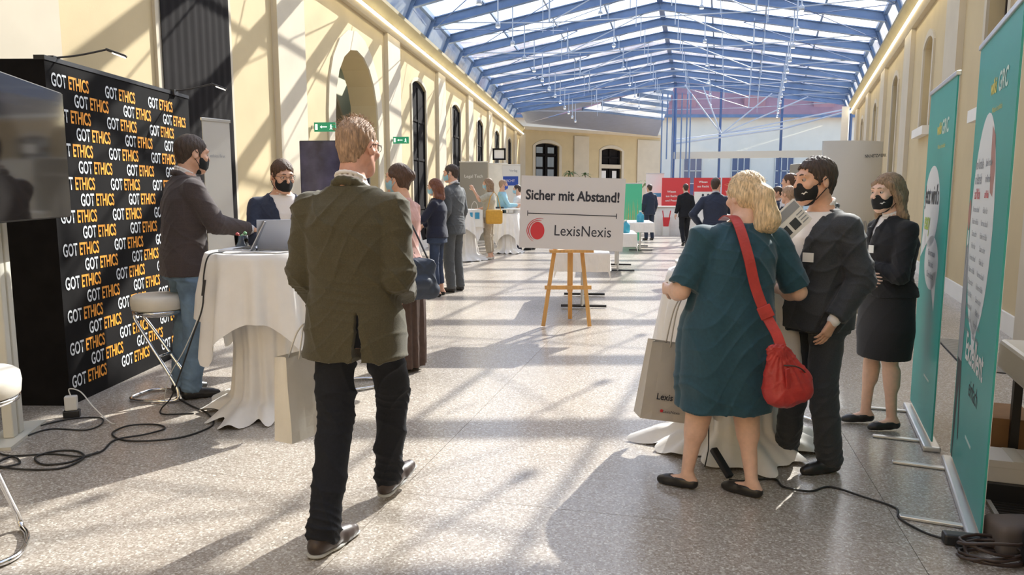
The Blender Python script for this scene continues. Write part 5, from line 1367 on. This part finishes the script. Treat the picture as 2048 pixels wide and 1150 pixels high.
# ------------------------------------------------------------------ people
# 1 walking man in the green jacket
f = Fig('man in a green tweed jacket walking away with a white bag', (-.71, 3.33, 0), -12, 1.84, .006, 'm', dict(
    head=(.01, .05, 1.635), hipL=(-.085, -.03, .92), hipR=(.085, .03, .92), knL=(-.055, -.10, .50), knR=(.075, .23, .51), anL=(-.02, -.32, .085), anR=(.03, .26, .11),
    ftL=(-16, 0), ftR=(-14, -14), elL=(-.225, -.03, 1.10), elR=(.215, -.04, 1.10), wrL=(-.25, .17, .95), wrR=(.15, .22, .99), hdL=(.3, .6, -.7), hdR=(-.5, .6, .1)), 1.10, 1.12, -10, -6, skin='skin_red')
f.body(); f.pants('trouser_black', (.100, .076, .064), fold=.008); f.jacket('tweed', .745, 1.10, vent=.075, fold=.0075, r=(.082, .068, .052)); f.shirt(); f.shoes('leather_brown', sole='sole_grey', big=1.12)
f.hair('hair_ginger', 'short', .75, .0025); f.wisps('hair_ginger', 260, .04); f.eyes('hair_ginger'); f.glasses()
bag_with_handles('shopping_bag', (-.99, 3.47, .37), (0, 0, rad(62)), .30, .11, .40, 'bag_white', 'white bag hanging from the hand of the man in the green jacket', handle_to=(.02, .0, .53))
o = bpy.data.objects['shopping_bag']; g = Geo(); g.add([(.08 + .022 * math.cos(i * math.pi / 8), -.053, .22 + .028 * math.sin(i * math.pi / 8)) for i in range(16)], [tuple(range(16))]); g.obj('logo_disc', 'logo_red', o)
# 2 man in grey checked jacket
f = Fig('man in a dark checked jacket and jeans leaning to a laptop', (-2.43, 5.50, 0), -50, 1.95, .007, 'm', dict(
    head=(.0, .09, 1.615), neck=(0, .03, 1.47), shL=(-.17, .02, 1.385), shR=(.17, .03, 1.385), elR=(.215, .15, 1.16), wrR=(.13, .40, 1.115), elL=(-.20, .16, 1.15), wrL=(-.10, .42, 1.12),
    pnL=(0, 0, -1), pnR=(0, 0, -1), lean=(.08, 0), ftL=(6, 0), ftR=(-8, 0)), 1.0, 1.05, 6, -8, skin='skin')
f.body(); f.pants('denim', (.096, .074, .066), fold=.006); f.jacket('grey_check', .82, 1.03, fold=.005, vee=(1.15, .06)); f.shirt(); f.shoes(); f.hair('hair_dark', 'short', 1.3); f.mask(); f.eyes()
# 3 man with glasses
f = Fig('man with glasses and black mask in a navy jacket behind the laptop table', (-1.83, 5.95, 0), -152, 1.80, .007, 'm', dict(
    head=(0, .08, 1.60), neck=(0, .02, 1.465), elR=(.23, .10, 1.14), wrR=(.12, .33, 1.13), elL=(-.23, .10, 1.14), wrL=(-.12, .33, 1.13), pnL=(0, 0, -1), pnR=(0, 0, -1), lean=(.06, 0)), 1.05, 1., 12, -14, skin='skin')
f.body(); f.pants('trouser_black'); f.jacket('suit_navy', .82, vee=(1.12, .10)); f.shirt(); f.shoes(); f.hair('hair_brown', 'short', 1.5, front=.066); f.mask(); f.eyes('hair_brown'); f.glasses()
# 4 woman in pink
f = Fig('woman in a pink blouse with pinned brown hair and blue mask', (-.93, 6.30, 0), 62, 1.76, .008, 'f', dict(elR=(.20, .02, 1.13), wrR=(.16, .22, 1.02), elL=(-.20, .0, 1.13), wrL=(-.16, .22, 1.05)), 1.08, 1.1, 8, 0)
f.body(); f.top('pink_top', .92, cover=.9, grow=.014, r=(.066, .056, .042)); f.skirt('brown_cloth', .04, 1.04, .19, .16, wave=(14, .018, 0)); f.shoes(flat=True); f.hair('hair_brown', 'bun'); f.mask('mask_blue'); f.eyes()
d_ = Sdf(.008); d_.boxp((0, 0, 0), (.20, .085, .15), .06); d_.cone((-.17, 0, -.12), (.17, 0, -.12), .07, .07, .03); d_.cone((-.10, -.08, -.04), (.10, -.08, -.04), .05, .05, .03)
o = d_.mesh('shoulder_bag', 'bag_navy', None, .006); o.location = (-.82, 6.02, .84); o.rotation_euler = (0, 0, rad(20)); tag(o, 'large dark navy bag hanging beside the woman in pink', 'bag')
Geo().tube([tuple(p) for p in smoothpts([(-.16, .0, .13), (-.12, .10, .40), (-.10, .20, .60), (-.04, .30, .62), (.05, .18, .42), (.15, .02, .13)], 6)], .008, 6).obj('strap', 'leather_black', o, True)
# 5 woman in navy, 6 man in grey suit
f = Fig('woman with long auburn hair in a navy jumper and blue mask', (-1.10, 10.95, 0), 78, 1.72, .009, 'f', dict(elL=(-.21, .14, 1.16), wrL=(-.16, .38, 1.13), elR=(.20, .08, 1.13), wrR=(.14, .28, 1.04), ftL=(10, 0)), 1.08, 1.12, 4, -8)
f.lw = .80; f.body(); f.pants('denim_dark', (.092, .066, .052), hem=.12); f.top('knit_navy', .88, cover=.95, grow=.024, r=(.068, .058, .045)); f.shoes('leather_black', flat=True); f.hair('hair_auburn', 'long'); f.mask('mask_blue'); f.eyes()
f = Fig('tall man in a dark grey suit standing behind the navy jumper woman', (-.90, 11.45, 0), 62, 1.94, .009, 'm', dict(wrL=(-.22, .10, .90)), 1.0, 1.0, 14, -4)
f.body(); f.pants('suit_grey', (.100, .080, .066)); f.jacket('suit_grey', .80, vee=(1.1, .07)); f.shirt(); f.shoes(); f.hair('hair_dark'); f.mask('mask_blue'); f.eyes()
# 8 woman raising a hand
f = Fig('woman with long blond hair and khaki trousers raising one hand', (-.52, 17.05, 0), 80, 1.84, .010, 'f', dict(elL=(-.22, .16, 1.28), wrL=(-.19, .30, 1.50), elR=(.2, .1, 1.13), wrR=(.12, .26, 1.08), elx=()), 1.05, 1.05, 4)
f.lw = .85; f.body(); f.top('sage', .90, cover=.45, grow=.03, r=(.075, .07, .05)); f.pants('khaki', (.098, .08, .066), hem=.10); f.shoes('bag_white', flat=True); f.hair('hair_light', 'long'); f.mask('mask_blue')
d_ = Sdf(.010); d_.boxp((0, 0, 0), (.19, .05, .16), .05); o = d_.mesh('handbag', 'bag_yellow', None); o.location = (-.40, 16.72, .98); tag(o, 'mustard yellow bag at the hip of the woman raising her hand', 'bag')
Geo().tube([(-.15, 0, .15), (-.08, .08, .45), (0, .1, .56), (.08, .08, .45), (.15, 0, .15)], .010, 6).obj('strap', 'bag_yellow', o)
t = bag_with_handles('tote_bag', (-.83, 16.62, .76), (0, 0, 0), .36, .08, .38, 'paper', 'white tote bag with blue print held by the khaki trouser woman', .18)
for q in (-.09, .06): Geo().box(q - .05, q + .05, -.046, -.043, .18, .32).obj('printed_mark', 'tote_blue', t)
# 9, 10, 11 back left
f = Fig('red haired person in a blue patterned mask with a black bag', (-.25, 19.3, 0), -80, 1.84, .012, 'm', dict(elR=(.22, .12, 1.14), wrR=(.14, .34, 1.14), elL=(-.22, .12, 1.14), wrL=(-.12, .34, 1.14)), .95)
f.body(); f.top('mask_blue', .85, name='shirt', grow=.02); f.pants('trouser_black'); f.shoes(); f.hair('hair_ginger'); f.mask('banner_blue')
d_ = Sdf(.012); d_.boxp((0, 0, 0), (.16, .06, .16), .04); o = d_.mesh('shoulder_bag', 'bag_black', None); o.location = (-.36, 19.0, 1.0); tag(o, 'black shoulder bag of the red haired person', 'bag')
f = Fig('man in a white shirt and navy trousers facing the red haired person', (.16, 19.7, 0), 84, 1.72, .012, 'm', dict(elL=(-.22, .12, 1.14), wrL=(-.14, .34, 1.12), elR=(.22, .12, 1.14), wrR=(.12, .34, 1.14)), 1.05)
f.body(); f.top('shirt_white', .90, name='shirt', grow=.026, r=(.07, .06, .045)); f.pants('suit_navy', (.1, .08, .07)); f.shoes(); f.hair('hair_dark'); f.mask('mask_blue')
f = Fig('person in dark trousers mostly hidden behind the distance sign', (.50, 19.9, 0), 60, 1.68, .012, 'm')
f.body(); f.pants('trouser_black'); f.jacket('suit_dark'); f.shoes(); f.hair('hair_dark')
# 12 far suit, 13 walker, 14 navy back
f = Fig('man in a navy suit standing beside the green banner', (4.42, 24.1, 0), 20, 1.78, .012, 'm'); f.body(); f.pants('suit_navy'); f.jacket('suit_navy'); f.shirt(); f.shoes(); f.hair('hair_dark')
f = Fig('man in a black suit walking away towards the red panels', (5.02, 21.7, 0), 4, 1.77, .012, 'm', dict(knL=(-.09, .0, .5), anL=(-.09, -.22, .12), knR=(.10, .14, .50), anR=(.08, .12, .085), ftL=(0, 25), wrL=(-.27, .0, .9)), 1.0); f.body(); f.pants('trouser_black'); f.jacket('trouser_black', .80); f.shirt(); f.shoes(); f.hair('hair_dark')
f = Fig('man in a navy jacket seen from behind with one elbow out', (3.50, 12.9, 0), -12, 1.77, .010, 'm', dict(elL=(-.37, -.06, 1.13), wrL=(-.24, .08, .95), elR=(.25, .1, 1.2), wrR=(.15, .3, 1.3)), 1.12, 1.1, -20)
f.body(); f.pants('brown_cloth'); f.jacket('suit_navy', .82, 1.06); f.shirt('shirt_pale'); f.shoes(); f.hair('hair_dark')
# 15 blonde woman in teal
f = Fig('blonde woman in a dark teal dress with a red crossbody bag', (1.10, 3.74, 0), 10, 1.64, .006, 'f', dict(
    head=(.10, .055, 1.60), neck=(.075, .0, 1.47), shL=(-.155, 0, 1.375), shR=(.255, 0, 1.36), elL=(-.275, .0, 1.10), elR=(.40, -.01, 1.08), wrL=(-.25, .25, 1.08), wrR=(.36, .25, 1.08),
    hipL=(-.10, 0, .92), hipR=(.11, 0, .92), knL=(-.135, .02, .50), knR=(.11, .0, .50), anL=(-.21, -.0, .085), anR=(.085, -.17, .085), ftL=(48, 0), ftR=(38, 0), lean=(0, .12)), 1.32, 1.35, 14, -10, skin='skin_pale', hw=1.06)
f.aw = 1.35; f.lw = 1.36; f.nk = 1.15
f.body(); f.top('dress_teal', .455, cover=.45, r=(.088, .080, .07), grow=.016, fold=.006, name='dress', neckz=1.455, seed=5, n=2.15,
    extra=[(.455, .188, .150), (.60, .194, .155), (.80, .192, .152), (.95, .180, .142), (1.08, .158, .122), (1.20, .150, .112)], wave=(5, .010, 1))
f.shoes('leather_black', flat=True, big=1.02); f.hair('hair_blond', 'pony', 1.5, .0020); f.eyes('hair_light'); f.wisps('hair_blond', 200, .012)
c = f.hp(.0, -.112, -.002); Geo().tube([tuple(f.hp(-.03, -.118, .022)), tuple(f.hp(.0, -.134, .024)), tuple(f.hp(.04, -.118, .020))], .006, 6).obj('hair_clip', 'bag_white', f.root)
# red bag
d_ = Sdf(.006); d_.ell((.015, 0, -.065), (.118, .062, .10), .04); d_.cone((-.02, 0, -.06), (-.055, 0, .12), .085, .028, .05, flat=(0, 1, 0), fs=.6); d_.cone((.02, 0, -.04), (.0, 0, .10), .09, .035, .05, flat=(0, 1, 0), fs=.6); d_.cone((-.05, -.03, -.10), (.07, -.03, -.10), .042, .042, .05)
o = d_.mesh('crossbody_bag', 'leather_red', None, .0035, 1.6, 2); o.location = (1.29, 3.45, .675); o.rotation_euler = (rad(4), rad(-8), rad(12)); tag(o, 'red leather crossbody bag on the back of the blonde woman', 'bag')
Geo().box(-.036, -.014, -.074, -.062, -.075, .045).obj('zip_pull', 'leather_red', o, bev=.003)
g = Geo(); g.tube([tuple(p) for p in smoothpts([(-.030, -.048, .055), (.02, -.060, .045), (.065, -.052, .015), (.10, -.034, -.03)], 5)], .0035, 6); g.obj('zip', 'leather_brown', o, True)
d_ = Sdf(.006); d_.ell((.03, -.045, -.09), (.070, .028, .055), .02); d_.cone((-.03, -.055, -.045), (.09, -.050, -.055), .008, .008, .01); d_.mesh('front_pocket', 'leather_red', o, .002, 2, 1)
co_ = o.data.vertices
for v in co_:
    pl = math.sin(math.atan2(v.co.x + .02, .16 - v.co.z) * 34) * .0028 * max(0, min(1, (v.co.z + .10) / .12)); v.co += v.normal * pl
def ribbon(pts, w, th, m, name, parent=None, side=(1, 0, 0)):
    P = smoothpts(pts, 8); vs = []; sd_ = Vector(side)
    for i, p in enumerate(P):
        d = (P[min(i + 1, len(P) - 1)] - P[max(i - 1, 0)]).normalized(); s = (sd_ - d * sd_.dot(d)).normalized(); n = d.cross(s)
        for a2, b2 in ((-1, -1), (1, -1), (1, 1), (-1, 1)): vs.append(p + s * w / 2 * a2 + n * th / 2 * b2)
    g = Geo(); g.add(vs, [(4 * i + k, 4 * i + (k + 1) % 4, 4 * i + 4 + (k + 1) % 4, 4 * i + 4 + k) for i in range(len(P) - 1) for k in range(4)]); return g.obj(name, m, parent)
st = ribbon([(1.085, 3.84, 1.38), (1.09, 3.74, 1.405), (1.10, 3.635, 1.37), (1.13, 3.555, 1.22), (1.16, 3.53, 1.08), (1.205, 3.50, .95), (1.245, 3.455, .86), (1.262, 3.43, .80)], .050, .006, 'leather_red', 'strap')
st.parent = o; st.matrix_parent_inverse = (Matrix.LocRotScale(o.location, o.rotation_euler, None)).inverted()
g = Geo(); g.bar((1.19, 3.495, .985), (1.215, 3.485, .93), .066, .012, (0, 1, 0)); q = g.obj('strap_loop', 'leather_red', None, bev=.003); q.parent = o; q.matrix_parent_inverse = st.matrix_parent_inverse.copy()
t = bag_with_handles('shopping_bag', (.865, 3.98, .285), (0, rad(9), rad(6)), .37, .13, .42, 'bag_paper', 'grey paper bag with small lettering held beside the teal dress', handle_to=(-.02, -.02, .72))
text('lettering', 'Lexis 360', .050, 'letter_dark', frame((-.03, -.068, .13), (1, 0, 0), (0, 0, 1), (0, -1, 0)), t, .0008, .9)
g = Geo(); g.add([(-.075 + .009 * math.cos(i * math.pi / 6), -.069, .055 + .009 * math.sin(i * math.pi / 6)) for i in range(12)], [tuple(range(12))]); g.obj('logo_disc', 'logo_red', t)
text('lettering', 'LexisNexis', .022, 'letter_dark', frame((-.02, -.069, .052), (1, 0, 0), (0, 0, 1), (0, -1, 0)), t)
# 16 dark suit man
f = Fig('man in a dark suit with open white shirt and printed black mask', (1.66, 4.02, 0), 110, 1.70, .006, 'm', dict(
    head=(0, .055, 1.625), elL=(-.255, -.06, 1.10), wrL=(-.225, .08, .895), elR=(.25, .06, 1.11), wrR=(.03, .25, 1.25), hdL=(.25, .35, -.9), pnR=(-1, 0, .2), ftL=(-6, 0), ftR=(-14, 0),
    anL=(-.12, -.04, .085), anR=(.16, .02, .085)), 1.10, 1.30, -8, -2, skin='skin', hw=1.06, curl=.35)
f.lw = .95
f.body(); f.pants('suit_dark', (.102, .080, .070), fold=.005); f.jacket('suit_dark', .815, 1.02, vee=(1.02, .115), fold=.006, r=(.086, .072, .056), seed=4); f.shirt(); f.shoes('leather_black'); f.hair('hair_dark', 'short', 1.5, .0032, front=.070); f.mask(logo=-1); f.eyes()
q = f.root; Geo().box(-.028, .028, -.001, .003, -.024, .024).obj('name_badge', 'paper', q, loc=(-.105, .165, 1.185), rot=(0, 0, rad(28)))
t = empty('leaflet', (1.455, 3.93, 1.365), 0, 'printed leaflet with dark squares held up by the dark suited man', 'leaflet'); t.rotation_euler = (rad(-12), rad(-42), rad(10))
Geo().box(-.105, .105, -.0015, .0015, -.075, .075).obj('sheet', 'paper', t)
Geo().box(-.10, .10, -.003, -.0015, .02, .065).obj('printed_band', 'print_grey', t)
for q_ in (-.045, .02): Geo().box(q_ - .024, q_ + .024, -.003, -.0015, -.055, -.005).obj('printed_square', 'print_dark', t)
for q_ in range(4): Geo().box(.055, .095, -.003, -.0015, -.055 + q_ * .017, -.049 + q_ * .017).obj('printed_line', 'print_grey', t)
# 17 woman in black
f = Fig('woman in a black skirt suit with crossed arms and printed mask', (2.40, 4.72, 0), 96, 1.64, .006, 'f', dict(head=(0, .045, 1.62), elL=(-.21, .06, 1.09), wrL=(.0, .19, 1.13), elR=(.21, .06, 1.09), wrR=(-.08, .21, 1.08), hdL=(.9, .1, .3), hdR=(-.9, .1, -.1),
    pnL=(0, -1, 0), pnR=(0, -1, 0), hipL=(-.085, 0, .92), hipR=(.085, 0, .92), ftL=(0, 0), ftR=(-6, 0), anL=(-.09, -.03, .095), anR=(.09, .05, .095)), 1.10, 1.18, 14, -4, skin='skin_pale', hw=1.06)
f.body(); f.skirt('knit_black', .50, 1.06, .185, .155); f.jacket('knit_black', .93, 1.02, vee=(1.22, .05), r=(.072, .060, .046), grow=.02, fold=.005); f.shirt('shirt_white', .006, cuffs=True); f.shoes('leather_black', flat=True); f.hair('hair_light', 'long', 1.1, .003); f.mask(logo=-1); f.eyes('hair_light')
Geo().box(-.018, .018, -.001, .003, -.024, .024).obj('name_badge', 'paper', f.root, loc=(-.06, .165, 1.17), rot=(0, 0, rad(20)))
# 18 visitors behind
f = Fig('sandy haired visitor in a black jacket beyond the leaflet', (3.46, 9.35, 0), 24, 1.60, .009, 'm', {}, 1.0); f.body(); f.pants('trouser_black'); f.jacket('trouser_black'); f.shirt('shirt_pale'); f.shoes(); f.hair('hair_ginger', 'short', 1.1)
f = Fig('brown haired visitor in a light patterned shirt further back', (4.16, 11.2, 0), 50, 1.80, .010, 'm', {}, 1.0); f.body(); f.pants('trouser_black'); f.top('shirt_pale', .88, name='shirt', grow=.02); f.shoes(); f.hair('hair_brown', 'short', 1.3)
f = Fig('dark clothed visitor in profile at the far right high table', (4.95, 13.95, 0), 80, 1.63, .010, 'm', dict(elL=(-.2, .1, 1.15), wrL=(-.15, .3, 1.1)), 1.0); f.body(); f.pants('trouser_black'); f.jacket('suit_navy', vee=(1.2, .06)); f.shirt(); f.shoes(); f.hair('hair_dark')
#@@NEXT
